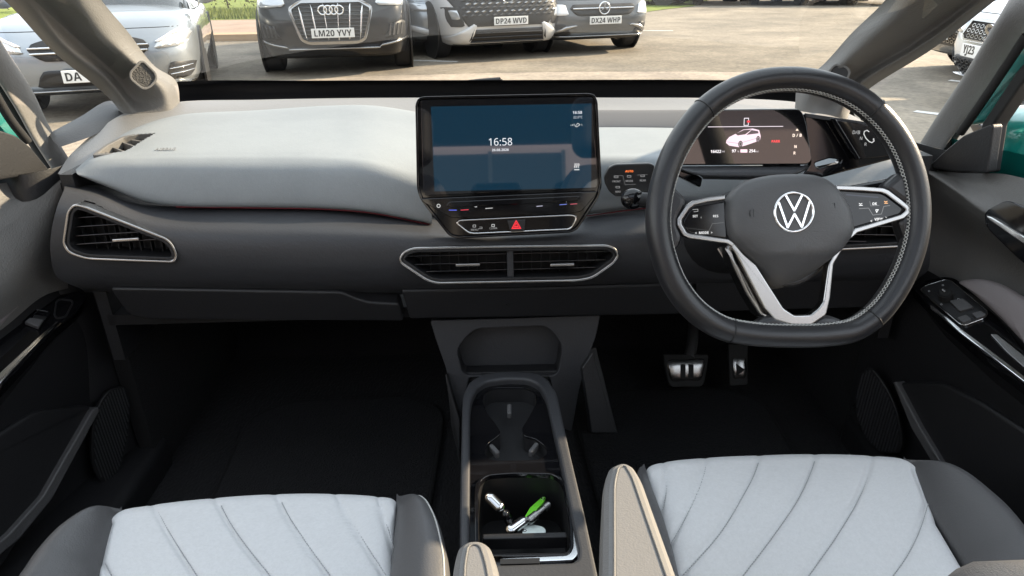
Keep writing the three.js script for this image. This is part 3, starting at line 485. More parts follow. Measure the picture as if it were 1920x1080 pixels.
// ---------- windscreen, pillars, quarter lights ----------
const base = (x) => 1.045 - 0.0 * x, scr = (x, t) => V(CX + x * (1 - 0.16 * t), lerp(1.045, 1.50, t), lerp(-1.52 + 0.22 * x * x, -0.62 + 0.08 * x * x, t));
{
  const ws = thing('windscreen', 'clear raked windscreen above the dashboard', 'windscreen', V(CX, 1.04, -1.5));
  const xs = [-0.72, -0.48, -0.24, 0, 0.24, 0.48, 0.72];
  part('pane', sheet([0, 0.35, 0.7, 1].map((t) => xs.map((x) => scr(x, t))), 24, 12), M.screenPane, ws);
  const wp = thing('windscreen_wiper', 'black wiper arm resting at the windscreen base', 'wiper', atZ(920, 158, -1.62)); part('arm', tube([atZ(700, 172, -1.66), atZ(820, 162, -1.64), atZ(905, 153, -1.62), atZ(938, 150.5, -1.61)], 0.007, 20, 6), M.rubber, wp); part('blade', tube([atZ(560, 170, -1.63), atZ(760, 163, -1.63), atZ(942, 152, -1.615)], 0.005, 20, 5), M.rubber, wp);
  const hd = structure('roof_header', sheet([[V(CX - 0.62, 1.49, -0.60), V(CX + 0.62, 1.49, -0.60)], [V(CX - 0.62, 1.52, -0.50), V(CX + 0.62, 1.52, -0.50)]], 6, 2, { thick: 0.05 }), M.headliner);
}
function pillar(name, label, rows, top, mat) {
  const p0 = rows[0][2][0], t = thing(name, label, 'pillar', rows.at(-1)[2]);
  const body = part('trim', sheet([top, ...rows], 36, 48, {}), M.trim, t);
  return t;
}
{
  const L = [[[190, 0, 1.14], [140, 2, 1.08], [82, 4, 1.11], [50, 4, 1.09], [12, 4, 1.13]], [[240, 60, 1.235], [185, 62, 1.17], [140, 72, 1.20], [122, 86, 1.18], [100, 97, 1.22]], [[290, 124, 1.33], [262, 130, 1.265], [214, 140, 1.29], [203, 152, 1.27], [182, 164, 1.30]], [[330, 152, 1.38], [305, 172, 1.31], [250, 185, 1.32], [232, 190, 1.30], [212, 192, 1.33]], [[338, 205, 1.37], [318, 210, 1.33], [270, 215, 1.31], [250, 218, 1.31], [232, 222, 1.32]]].map((r) => r.map(([a, b, d]) => atD(a, b, d)));
  const t = pillar('windscreen_pillar', 'passenger side windscreen pillar in sunlit grey trim with small speaker', L, [V(-0.42, 1.5, -0.62), V(-0.47, 1.48, -0.58), V(-0.52, 1.47, -0.56), V(-0.55, 1.46, -0.55), V(-0.60, 1.46, -0.55)]);
  const f = new Frame(atD(268, 141, 1.262), sight(268, 141).negate().add(V(0.25, 0.1, 0)).normalize()), o = f.pts([[261, 114], [270, 114], [293, 137], [295, 150], [283, 165], [268, 170], [243, 150], [241, 136]]);
  const sp = part('speaker_frame', f.place(extrude(ringShape(o, inset(o, 0.004), 0.008, 0.006), 0.005, 0.001, 0)), M.trim, t);
  part('speaker_grille', f.place(extrude(round(inset(o, 0.0035), 0.006), 0.002, 0, 0)), std({ color: rgb(0.05, 0.048, 0.045), roughness: 0.7, bumpMap: tGrain, bumpScale: 0.002 }), sp);
  const R = [[[1660, 0, 1.14], [1720, 2, 1.08], [1815, 4, 1.11], [1838, 4, 1.09], [1862, 4, 1.13]], [[1597, 62, 1.235], [1645, 66, 1.17], [1710, 82, 1.20], [1728, 86, 1.18], [1748, 92, 1.22]], [[1538, 126, 1.33], [1568, 132, 1.265], [1606, 145, 1.29], [1620, 152, 1.27], [1636, 162, 1.30]], [[1498, 152, 1.38], [1520, 172, 1.31], [1566, 182, 1.32], [1584, 188, 1.30], [1602, 192, 1.33]], [[1490, 205, 1.37], [1510, 210, 1.33], [1550, 215, 1.31], [1570, 220, 1.31], [1588, 225, 1.32]]].map((r) => r.map(([a, b, d]) => atD(a, b, d)));
  const t2 = pillar('windscreen_pillar', 'driver side windscreen pillar in shaded grey trim behind steering wheel', R, [V(0.48, 1.5, -0.62), V(0.53, 1.48, -0.58), V(0.58, 1.47, -0.56), V(0.61, 1.46, -0.55), V(0.66, 1.46, -0.55)]);
  const f2 = new Frame(atD(1574, 135, 1.262), sight(1574, 135).negate().add(V(-0.25, 0.1, 0)).normalize()), o2 = f2.pts([[1566, 118], [1590, 124], [1597, 135], [1592, 148], [1575, 160], [1553, 150], [1552, 135]]);
  const s2 = part('speaker_frame', f2.place(extrude(ringShape(o2, inset(o2, 0.004), 0.008, 0.006), 0.005, 0.001, 0)), M.trim, t2);
  part('speaker_grille', f2.place(extrude(round(inset(o2, 0.0035), 0.006), 0.002, 0, 0)), M.dark, s2);
  // second, slimmer pillars at the door edge and the quarter lights between
  const S = [[[-70, -40, 1.10], [-95, 10, 1.06]], [[6, 91, 1.17], [-22, 118, 1.13]], [[60, 176, 1.23], [33, 203, 1.19]], [[92, 243, 1.265], [66, 262, 1.225]], [[130, 306, 1.28], [103, 320, 1.245]]].map((r) => r.map(([a, b, d]) => atD(a, b, d)));
  const mkSlim = (rows, out, label, topA) => { const t = thing('door_frame_pillar', label, 'pillar', rows.at(-1)[0]); const r4 = rows.map(([a, b]) => [a.clone().add(V(out * 0.03, 0, -0.05)), a, b, b.clone().add(V(out * 0.02, 0, -0.02))]); part('trim', sheet([topA, ...r4], 18, 40, {}), M.trim, t); part('door_seal', tube([topA[3], ...r4.map((r) => r[3])], 0.009, 40, 8), M.rubber, t); return t; };
  mkSlim(S, -1, 'passenger side slim pillar in sunlit grainy trim beside quarter window', [V(-0.64, 1.46, -0.58), V(-0.62, 1.46, -0.52), V(-0.66, 1.45, -0.46), V(-0.70, 1.45, -0.48)]);
  const S2 = [[[1945, -70, 1.08], [1985, -10, 1.05]], [[1872, 45, 1.14], [1910, 88, 1.11]], [[1810, 148, 1.20], [1850, 175, 1.17]], [[1752, 236, 1.25], [1788, 248, 1.22]], [[1722, 284, 1.27], [1752, 300, 1.24]]].map((r) => r.map(([a, b, d]) => atD(a, b, d)));
  mkSlim(S2, 1, 'driver side slim pillar in dark shaded trim beside quarter window', [V(0.70, 1.46, -0.58), V(0.68, 1.46, -0.52), V(0.72, 1.45, -0.46), V(0.76, 1.45, -0.48)]);
  const quarter = (pts, side) => { const t = thing('quarter_window', `small triangular quarter window on the ${side} side`, 'window', pts[2]); const g = new THREE.BufferGeometry(); const a = pts.map((p) => [p.x, p.y, p.z]); g.setAttribute('position', new THREE.Float32BufferAttribute([...a[0], ...a[1], ...a[2]], 3)); g.setAttribute('uv', new THREE.Float32BufferAttribute([0, 0, 1, 0, 0, 1], 2)); g.setIndex([0, 1, 2]); g.computeVertexNormals(); part('pane', g, M.pane, t); return t; };
  quarter([atD(-30, -20, 1.14), atD(236, 204, 1.345), atD(96, 262, 1.29)], 'passenger');
  quarter([atD(1895, -20, 1.13), atD(1604, 200, 1.345), atD(1728, 292, 1.30)], 'driver');
}

// ================= dashboard =================
const dash = thing('dashboard', 'wide dashboard with pale padded top and dark lower half', 'dashboard', V(CX, 0.6, -1.2));
part('windscreen_cowl', sheet([zs([[270, 168, -1.38], [335, 153], [600, 151], [960, 150], [1340, 150], [1500, 155], [1590, 174, -1.36]], -1.50), zs([[270, 174, -1.39], [335, 157], [600, 155], [960, 154], [1340, 154], [1500, 159], [1590, 180, -1.37]], -1.525), zs([[262, 192, -1.39], [335, 176], [600, 172], [960, 171], [1340, 171], [1500, 174], [1595, 198, -1.37]], -1.53), zs([[250, 212, -1.37], [335, 196], [600, 191], [960, 189], [1340, 190], [1500, 198], [1605, 222, -1.36]], -1.53), zs([[244, 216, -1.34], [335, 199], [600, 194], [960, 192], [1340, 193], [1500, 200], [1610, 228, -1.34]], -1.45)], 40, 24), M.black, dash);
const ventFrameL = new Frame(atZ(228, 440, -1.02), V(0.12, 0.12, 1)), ventOutL = ventFrameL.pts([[141, 380], [160, 384], [317, 446], [330, 462], [336, 480], [328, 492], [165, 486], [130, 474], [119, 456], [128, 394]]);
const ventFrameC = new Frame(atZ(955, 495, -1.02), V(0, 0.14, 1)), ventOutC = ventFrameC.pts([[748, 484], [756, 470], [775, 462], [1138, 457], [1155, 464], [1161, 479], [1151, 493], [1112, 521], [1084, 527], [820, 532], [800, 526], [752, 494]]);
const ventFrameR = new Frame(atZ(1630, 435, -1.02), V(-0.12, 0.12, 1)), ventOutR = ventFrameR.pts([[1520, 452], [1690, 392], [1712, 396], [1722, 452], [1706, 462], [1540, 470], [1522, 464]]);
const cutIn = (fr, poly, shrink) => { const q = inset(poly, shrink); return (p) => Math.abs(p.clone().sub(fr.o).dot(fr.z)) < 0.09 && inside(fr.local(p), q); };
{
  const cuts = [cutIn(ventFrameL, ventOutL, 0.003), cutIn(ventFrameC, ventOutC, 0.003), cutIn(ventFrameR, ventOutR, 0.003)];
  const x = [120, 180, 260, 330, 480, 620, 740, 860, 960, 1150, 1250, 1400, 1560, 1690, 1735];
  const row = (ys, z, xs = x) => xs.map((a, i) => atZ(a, ys[i], typeof z === 'number' ? z : z[i]));
  const fx = (a0, a1, b1, b0) => { const r = x.slice(); r[0] = a0; r[1] = a1; r[13] = b1; r[14] = b0; return r; };
  const rows = [
    row([330, 340, 368, 378, 380, 383, 396, 414, 414, 382, 374, 372, 364, 344, 337], -1.26),
    row([341, 350, 378, 386, 388, 391, 404, 422, 422, 390, 382, 380, 372, 352, 345], -1.125),
    row([346, 358, 386, 395, 396, 399, 411, 428, 428, 399, 392, 390, 382, 362, 355], -1.10),
    row([356, 370, 398, 410, 413, 415, 423, 436, 436, 415, 408, 406, 398, 380, 372], -1.062),
    row([385, 400, 420, 430, 436, 437, 440, 446, 446, 438, 432, 430, 424, 410, 405], -1.036, fx(108, 172, 1696, 1740)),
    row([430, 442, 452, 458, 462, 463, 464, 466, 466, 462, 458, 456, 452, 446, 442], -1.026, fx(97, 168, 1700, 1744)),
    row([478, 484, 490, 494, 497, 498, 498, 497, 495, 490, 488, 486, 482, 478, 474], -1.026, fx(95, 168, 1700, 1744)),
    row([520, 522, 525, 527, 529, 530, 530, 529, 527, 522, 520, 518, 515, 510, 506], -1.040, fx(108, 175, 1698, 1740)),
    row([541, 541, 542, 543, 544, 545, 545, 543, 541, 535, 533, 531, 528, 524, 520], -1.062, fx(150, 190, 1690, 1725)),
    row([548, 548, 549, 550, 551, 552, 552, 550, 548, 542, 540, 538, 535, 531, 527], -1.10, fx(160, 196, 1686, 1718)),
  ];
  part('lower_panel', sheet(rows, 300, 90, { cut: (p) => cuts.some((c) => c(p)) }), M.soft, dash);
}
function vent(name, fr, outline, o) {
  const v = part(name, fr.place(extrude(ringShape(inset(outline, 0.0045), inset(outline, 0.009), 0.011, 0.008), 0.05, 0.001, -0.046)), M.dark, dash);
  part('chrome_ring', fr.place(extrude(ringShape(outline, inset(outline, o.ring || 0.0042), 0.016, 0.013), 0.024, 0.0015, -0.018)), M.satin, v);
  part('duct', fr.place(extrude(round(inset(outline, 0.004), 0.01), 0.003, 0, -0.05)), M.black, v);
  const q = inset(outline, 0.008);
  o.slats.forEach((py) => { const y = fr.uv(o.at, py).y, xs = hits(q, y); if (xs.length < 2) return; const spans = o.split ? [[xs[0], o.split[0]], [o.split[1], xs.at(-1)]] : [[xs[0], xs.at(-1)]]; for (const [a, b] of spans) if (b > a) { const g = box(b - a, 0.0022, 0.018, 0, 0, 0, 0.001); g.rotateX(-0.18); g.translate((a + b) / 2, y, -0.016); part('slat', fr.place(g), M.gloss, v); } });
  for (let i = 0; i < (o.vanes || 0); i++) { const x = lerp(Math.min(...q.map((p) => p.x)), Math.max(...q.map((p) => p.x)), (i + 0.5) / o.vanes); const ys = hits(q.map((p) => new THREE.Vector2(p.y, p.x)), x); if (ys.length > 1) part('vane', fr.place(box(0.0015, ys.at(-1) - ys[0], 0.012, x, (ys[0] + ys.at(-1)) / 2, -0.036)), M.dark, v); }
  if (o.divider) part('divider', fr.place(box(o.split[1] - o.split[0], o.divider[1] - o.divider[0], 0.036, (o.split[0] + o.split[1]) / 2, (o.divider[0] + o.divider[1]) / 2, -0.02, 0.001)), M.soft, v);
  for (const [a, b, py] of o.sliders || []) { const p = fr.uv(a, py), q2 = fr.uv(b, py); part('vent_slider', fr.place(box(q2.x - p.x, 0.0055, 0.014, (p.x + q2.x) / 2, p.y, -0.004, 0.0018)), M.satin, v); }
}
vent('side_vent', ventFrameL, ventOutL, { at: 160, slats: [411, 428, 445, 461], vanes: 9, sliders: [[211, 262, 451]] });
{ const a = ventFrameC.uv(951, 495).x, b = ventFrameC.uv(963, 495).x; vent('centre_vent', ventFrameC, ventOutC, { at: 900, slats: [481, 497, 511], split: [a, b], divider: [ventFrameC.uv(955, 528).y, ventFrameC.uv(955, 464).y], vanes: 22, sliders: [[854, 900, 497], [1031, 1077, 497]] }); }
vent('driver_vent', ventFrameR, ventOutR, { at: 1640, slats: [412, 428, 444, 457], vanes: 6 });
// pale padded top, passenger side
const defrost = new Frame(atZ(238, 275, -1.19).add(V(0, 0.0005, 0)), V(0.05, 1, 0.16), V(0, 0, -1)), defrostOut = defrost.pts([[181, 294], [201, 278], [232, 262], [262, 256], [297, 255], [268, 273], [238, 291]]);
{
  const rows = [
    zs([[141, 318, -1.12], [166, 296, -1.17], [246, 240, -1.275], [335, 214, -1.345], [480, 205, -1.372], [620, 196, -1.385], [700, 197, -1.385], [810, 214, -1.37]]).map((p) => p.add(V(0, -0.012, -0.004))),
    zs([[142, 318, -1.11], [168, 296, -1.16], [250, 242, -1.265], [335, 216, -1.335], [480, 207, -1.362], [620, 198, -1.375], [700, 198, -1.375], [810, 215, -1.36]]),
    zs([[142, 319, -1.105], [172, 297, -1.145], [258, 258, -1.215], [338, 240, -1.265], [480, 232, -1.285], [620, 226, -1.295], [700, 227, -1.295], [810, 245, -1.28]]),
    zs([[143, 320, -1.10], [176, 298, -1.13], [266, 278, -1.165], [344, 270, -1.185], [480, 266, -1.19], [620, 264, -1.195], [700, 268, -1.19], [810, 290, -1.18]]),
    zs([[143, 321, -1.097], [180, 299, -1.118], [272, 291, -1.13], [350, 289, -1.133], [480, 288, -1.134], [620, 289, -1.134], [700, 296, -1.13], [810, 325, -1.12]]),
    zs([[143, 323, -1.094], [182, 304, -1.108], [276, 300, -1.113], [352, 299, -1.114], [480, 299, -1.115], [620, 301, -1.114], [700, 310, -1.108], [810, 345, -1.10]]),
    zs([[144, 325, -1.092], [188, 316, -1.098], [282, 316, -1.10], [356, 317, -1.10], [480, 319, -1.10], [620, 322, -1.10], [700, 331, -1.096], [810, 365, -1.09]]),
    zs([[146, 327, -1.09], [205, 346, -1.09], [276, 369, -1.09], [340, 378, -1.09], [480, 380, -1.09], [620, 384, -1.09], [700, 392, -1.088], [810, 412, -1.085]]),
    zs([[148, 329, -1.094], [207, 352, -1.096], [272, 377, -1.096], [336, 386, -1.096], [480, 388, -1.096], [620, 391, -1.096], [700, 398, -1.094], [810, 419, -1.09]]),
    zs([[150, 329, -1.12], [208, 352, -1.125], [272, 376, -1.125], [336, 385, -1.125], [480, 387, -1.125], [620, 390, -1.125], [700, 398, -1.12], [810, 418, -1.11]])];
  const pad = part('passenger_pad', sheet(rows, 220, 130, { cut: cutIn(defrost, defrostOut, 0.002) }), M.pad, dash);
  const dv = part('demister_vent', defrost.place(extrude(ringShape(inset(defrostOut, -0.0045), inset(defrostOut, 0.002), 0.007, 0.004), 0.018, 0.001, -0.013)), M.trim, dash);
  part('duct', defrost.place(extrude(round(defrostOut, 0.005), 0.002, 0, -0.045)), M.black, dv);
  part('duct_wall', defrost.place(extrude(ringShape(inset(defrostOut, -0.001), inset(defrostOut, 0.0015), 0.005, 0.004), 0.04, 0, -0.045)), M.dark, dv);
  for (const [a, b] of [[[196, 283], [225, 294]], [[211, 274], [247, 287]], [[228, 264], [264, 276]], [[246, 260], [280, 265]], [[266, 256], [290, 259]]]) { const p = defrost.uv(...a), q = defrost.uv(...b), d = q.clone().sub(p), g = box(d.length(), 0.003, 0.02, 0, 0, -0.012); g.rotateZ(Math.atan2(d.y, d.x)); g.translate((p.x + q.x) / 2, (p.y + q.y) / 2, 0); part('fin', defrost.place(g), M.trim, dv); }
  const tf = new Frame(atZ(311, 281, -1.152).add(V(0, 0.001, 0)), V(0, 1, 0.35), V(0, 0, -1)); const tx = text('AIRBAG', 0.007, 0.0006, fontThin); part('airbag_lettering', tf.place(tx), M.topTrim, dash);
}
// plastic border behind and beside the pads
part('upper_trim', sheet([
  zs([[108, 326, -1.155], [140, 282, -1.24], [236, 211, -1.36], [335, 191, -1.43], [480, 187, -1.44], [640, 184, -1.445], [800, 183, -1.445], [960, 182, -1.445], [1125, 183, -1.445], [1340, 184, -1.44], [1480, 190, -1.42], [1570, 205, -1.37], [1640, 240, -1.28], [1700, 282, -1.18], [1736, 312, -1.13]]),
  zs([[118, 328, -1.13], [158, 292, -1.19], [244, 232, -1.30], [335, 204, -1.38], [480, 198, -1.40], [640, 192, -1.41], [800, 195, -1.41], [960, 195, -1.41], [1125, 197, -1.41], [1340, 197, -1.40], [1480, 206, -1.37], [1560, 220, -1.32], [1628, 252, -1.23], [1690, 292, -1.14], [1730, 318, -1.10]]),
  zs([[128, 330, -1.11], [170, 300, -1.15], [252, 246, -1.25], [335, 219, -1.325], [480, 211, -1.35], [640, 203, -1.36], [800, 208, -1.36], [960, 208, -1.36], [1125, 208, -1.365], [1340, 208, -1.355], [1470, 216, -1.32], [1540, 232, -1.27], [1610, 262, -1.19], [1680, 300, -1.11], [1724, 325, -1.08]]).map((p, i) => p.add(V(0, i < 7 ? -0.006 : 0, 0)))], 90, 14), M.topTrim, dash);
part('woven_strip', sheet([zs([[1100, 206], [1200, 206], [1300, 206], [1420, 210]], -1.362), zs([[1100, 208], [1200, 208], [1300, 208], [1420, 212]], -1.352), zs([[1100, 240], [1200, 240], [1300, 242], [1420, 246]], -1.315), zs([[1100, 243], [1200, 243], [1300, 245], [1420, 249]], -1.318)], 20, 10), M.weave, dash);
part('centre_pad', sheet([zs([[1090, 241], [1180, 241], [1300, 243], [1430, 248]], -1.325), zs([[1090, 239], [1180, 239], [1300, 241], [1430, 246]], -1.30), zs([[1090, 264], [1180, 264], [1300, 266], [1430, 270]], -1.215), zs([[1090, 286], [1180, 286], [1300, 288], [1430, 290]], -1.15), zs([[1090, 300], [1180, 299], [1300, 300], [1430, 302]], -1.118), zs([[1090, 340], [1180, 336], [1300, 332], [1430, 330]], -1.10), zs([[1090, 396], [1180, 384], [1300, 372], [1430, 366]], -1.09), zs([[1090, 404], [1180, 392], [1300, 380], [1430, 374]], -1.10)], 60, 50), M.pad, dash);
part('driver_pad', sheet([zs([[1500, 250, -1.25], [1560, 256, -1.22], [1640, 272, -1.17], [1700, 300, -1.12]]), zs([[1500, 285, -1.16], [1560, 280, -1.15], [1640, 290, -1.12], [1695, 308, -1.09]]), zs([[1500, 315, -1.11], [1560, 312, -1.105], [1640, 312, -1.095], [1700, 322, -1.075]]), zs([[1490, 352, -1.085], [1560, 346, -1.08], [1640, 338, -1.075], [1716, 336, -1.065]]), zs([[1490, 372, -1.075], [1560, 362, -1.07], [1640, 352, -1.065], [1722, 346, -1.055]]), zs([[1490, 378, -1.10], [1560, 368, -1.10], [1640, 358, -1.09], [1722, 352, -1.08]])], 40, 30), M.pad, dash);
{ const red = std({ color: rgb(0.13, 0.006, 0.012), roughness: 0.6 }); part('accent_line', tube(zs([[330, 388], [480, 390], [620, 393], [700, 400], [805, 421]], -1.099), 0.0011, 40, 6), red, dash); part('accent_line', tube(zs([[1100, 405], [1180, 394], [1300, 382]], -1.097), 0.0011, 20, 6), red, dash); }
// glovebox lid and the lower centre panel
{
  const f = new Frame(atZ(500, 570, -1.055), V(0, -0.25, 1)), lid = f.pts([[205, 541], [640, 548], [668, 560], [692, 567], [748, 570], [757, 603], [280, 600], [240, 590]]);
  const g = part('glovebox_lid', f.place(extrude(round(lid, 0.008), 0.03, 0.004, -0.03)), M.dark, dash);
  const f2 = new Frame(atZ(1000, 568, -1.055), V(0, -0.2, 1)), cp = f2.pts([[752, 546], [960, 543], [1250, 534], [1300, 532], [1300, 590], [1240, 592], [960, 597], [768, 600]]);
  const c = part('lower_centre_panel', f2.place(extrude(round(cp, 0.006), 0.03, 0.004, -0.032)), M.dark, dash);
  const n = f2.uv(952, 569); part('clip_notch', f2.place(new THREE.TorusGeometry(0.004, 0.0012, 6, 14, Math.PI).rotateZ(Math.PI).translate(n.x, n.y, 0)), M.black, c);
  const f3 = new Frame(atZ(1480, 560, -1.06), V(0, -0.2, 1)), kp = f3.pts([[1305, 531], [1700, 520], [1690, 580], [1305, 590]]); part('knee_panel', f3.place(extrude(round(kp, 0.006), 0.03, 0.004, -0.036)), M.dark, dash);
  part('underside', box(1.4, 0.02, 0.6, CX, 0.70, -1.39), M.black, dash);
}
part('end_panel', box(0.02, 0.34, 0.40, -0.672, 0.79, -1.29), M.dark, dash); part('end_panel', box(0.02, 0.34, 0.40, 0.715, 0.79, -1.29), M.dark, dash);
part('quarter_sill', sheet([zs([[92, 250, -1.30], [150, 219, -1.36], [206, 189, -1.42], [234, 203, -1.42]]), zs([[98, 262, -1.26], [160, 232, -1.32], [218, 204, -1.38], [246, 210, -1.38]]), zs([[112, 276, -1.235], [170, 256, -1.27], [226, 228, -1.33], [256, 220, -1.34]])], 20, 8), M.dark, dash);
// touch panel for the lights
{
  const f = new Frame(atZ(1178, 335, -1.072), V(-0.05, 0.12, 1));
  part('light_switch_panel', ...printed(f, [[1131, 330], [1140, 312], [1152, 306], [1216, 304], [1225, 308], [1222, 355], [1214, 366], [1152, 366], [1140, 356], [1133, 342]], 0.004, (c, T, k) => {
    say(c, T, k, 'AUTO', 1178, 319, 5.5, '#ff7a33', 'bold'); for (const [s, x, y] of [['FRONT', 1154, 338], ['MODE', 1178, 337], ['REAR', 1203, 336], ['MAX', 1157, 357]]) { say(c, T, k, s, x, y, 5, '#8a8a8a'); stroke(c, T, k, [[x - 4, y - 7], [x + 3, y - 7], [x + 3, y - 10], [x - 4, y - 10], [x - 4, y - 7]], 0.8, '#808080'); }
    stroke(c, T, k, [[1150, 327], [1166, 327], [1170, 344], [1190, 343]], 0.8, '#555'); stroke(c, T, k, [[1192, 326], [1212, 325]], 0.8, '#555');
  }, { off: 0.0, depth: 0.012, bevel: 0.002, rough: 0.35, coat: 0.2, base: rgb(0.022, 0.022, 0.023), size: 512, glow: 0.5 }), dash);
}

// ================= central touchscreen =================
{
  const f = new Frame(atZ(953, 300, -1.03), V(0.0, 0.22, 1)), t = thing('touchscreen', 'large glossy black touchscreen standing proud of dashboard centre', 'screen', atZ(953, 440, -1.06));
  const outline = [[779, 196], [784, 184], [796, 181], [1104, 175], [1115, 178], [1120, 190], [1128, 348], [1122, 370], [1082, 430], [1070, 436], [858, 447], [842, 442], [790, 376], [782, 356]];
  const back = part('housing', f.place(extrude(round(f.pts(outline), 0.008), 0.034, 0.004, -0.036)), M.gloss, t);
  const edge = f.pts(outline); part('edge_trim', f.place(extrude(ringShape(edge, inset(edge, 0.0035), 0.009, 0.006), 0.008, 0.001, -0.004)), M.gloss, t);
  part('screen', ...printed(f, [[789, 188], [1110, 182], [1120, 347], [1118, 352], [798, 366], [794, 362]], 0.003, (c, T, k, w, h) => {
    c.fillStyle = '#030406'; c.fillRect(0, 0, w, h); const [x0, y0] = T(808, 200), [x1, y1] = T(1108, 352);
    // the clock page's blue wallpaper
    c.fillStyle = '#072c3f'; c.fillRect(x0, y0, x1 - x0, y1 - y0);
    say(c, T, k, '16:58', 938, 266, 19, '#f4f4f8'); say(c, T, k, '26.08.2026', 938, 281, 6.5, '#dfe3ea', 'bold'); say(c, T, k, '16:58', 1082, 211, 7.5, '#e6e6ee', 'bold'); say(c, T, k, '22.0°C', 1083, 220, 6, '#e0e0e8');
    for (let i = 0; i < 3; i++) stroke(c, T, k, [[1070 + i * 3, 236], [1070 + i * 3, 236 - 2 - i]], 1.2, '#ddd'); stroke(c, T, k, [[1078, 237], [1083, 231], [1087, 234], [1081, 238], [1078, 237]], 1.1, '#ddd'); stroke(c, T, k, [[1090, 232], [1091, 236]], 1, '#bbb');
    for (let i = 0; i < 3; i++) stroke(c, T, k, [[1077 + i * 3.5, 306], [1078.5 + i * 3.5, 309], [1076.5 + i * 3.5, 312], [1078 + i * 3.5, 315]], 1.3, '#f2f2f2'); stroke(c, T, k, [[1076, 318], [1086, 318]], 1.6, '#f2f2f2');
  }, { off: 0.0005, depth: 0.003, bevel: 0.0006, size: 1400, glow: 0.32, rough: 0.03, coat: 1 }), t);
  const low = f.shifted(-0.002);
  const strip = part('touch_slider', ...printed(low, [[789, 372], [1119, 358], [1115, 366], [1090, 394], [1084, 397], [850, 408], [842, 405], [794, 378]], 0.003, (c, T, k) => {
    stroke(c, T, k, [[842, 393], [857, 393]], 1.5, '#5560c8'); stroke(c, T, k, [[864, 393], [879, 392]], 1.5, '#b83a4a'); stroke(c, T, k, [[910, 390], [924, 389]], 1.5, '#aaa'); stroke(c, T, k, [[1005, 386], [1017, 385]], 1.3, '#aab'); stroke(c, T, k, [[1048, 383], [1062, 382]], 1.3, '#6a78c0'); stroke(c, T, k, [[1068, 382], [1081, 381]], 1.3, '#b05060');
    c.strokeStyle = '#c8c8c8'; c.lineWidth = 1.2 * k; const [x, y] = T(823, 385); c.beginPath(); c.arc(x, y, 3 * k, 0, 7); c.stroke(); stroke(c, T, k, [[858, 382], [858, 387]], 1.4, '#ddd'); stroke(c, T, k, [[890, 378], [894, 380], [894, 387], [891, 387], [889, 380]], 1.1, '#bbb'); stroke(c, T, k, [[942, 381], [951, 378], [951, 381]], 1.2, '#bbb'); stroke(c, T, k, [[972, 379], [981, 377]], 1.2, '#bbb'); stroke(c, T, k, [[1061, 374], [1061, 378]], 1.2, '#ccc');
  }, { off: 0.003, depth: 0.008, bevel: 0.001, size: 1024, glow: 0.45 }), t);
  const bar = low.pts([[836, 386], [842, 378], [1084, 367], [1088, 370], [1082, 377], [846, 389]], 0.011); part('slider_bar', low.place(extrude(round(bar, 0.002), 0.003, 0.001, 0.0105)), M.gloss, t);
  const b2 = low.pts([[854, 417], [862, 411], [1070, 401], [1080, 404], [1080, 412], [1071, 427], [1064, 430], [888, 438], [878, 436]]);
  part('button_surround', low.place(extrude(ringShape(b2, inset(b2, 0.0022), 0.006, 0.005), 0.008, 0.0007, 0.0)), M.chrome, t);
  part('button_panel', ...printed(low, [[857, 417], [864, 413], [1068, 403], [1077, 406], [1077, 412], [1069, 425], [1063, 427], [889, 435], [880, 433]], 0.005, (c, T, k) => {
    say(c, T, k, 'MENU', 890, 430, 5, '#9a9a9a'); say(c, T, k, 'CLIMA', 925, 427, 5, '#9a9a9a'); stroke(c, T, k, [[887, 421], [892, 421], [892, 425], [887, 425], [887, 421]], 0.8, '#aaa'); stroke(c, T, k, [[922, 420], [927, 420], [927, 424], [922, 424], [922, 420]], 1.2, '#aaa'); stroke(c, T, k, [[897, 428], [904, 428], [904, 425], [899, 425]], 0.9, '#888');
  }, { off: 0.001, depth: 0.005, bevel: 0.0006, size: 768, glow: 0.45 }), t);
  const hz = low.pts([[951, 412], [985, 410], [983, 429], [981, 432], [959, 433], [956, 431]]), hb = part('hazard_button', low.place(extrude(round(hz, 0.002), 0.008, 0.0012, 0.002)), M.dark, t);
  const tri = (s) => { const c = low.uv(968, 422, 0.01); return [[0, 1], [-0.95, -0.7], [0.95, -0.7]].map(([a, b]) => new THREE.Vector2(c.x + a * s, c.y + b * s)); };
  const redGlow = std({ color: rgb(0.5, 0.02, 0.03), roughness: 0.5, emissive: rgb(0.6, 0.02, 0.03), emissiveIntensity: 0.4 });
  part('warning_light_triangle', low.place(extrude(ringShape(tri(0.0082), tri(0.0055), 0.0008, 0.0005), 0.0008, 0, 0.0101)), redGlow, hb); part('warning_light_triangle', low.place(extrude(ringShape(tri(0.0042), tri(0.002), 0.0004, 0.0003), 0.0008, 0, 0.0101)), redGlow, hb);
}

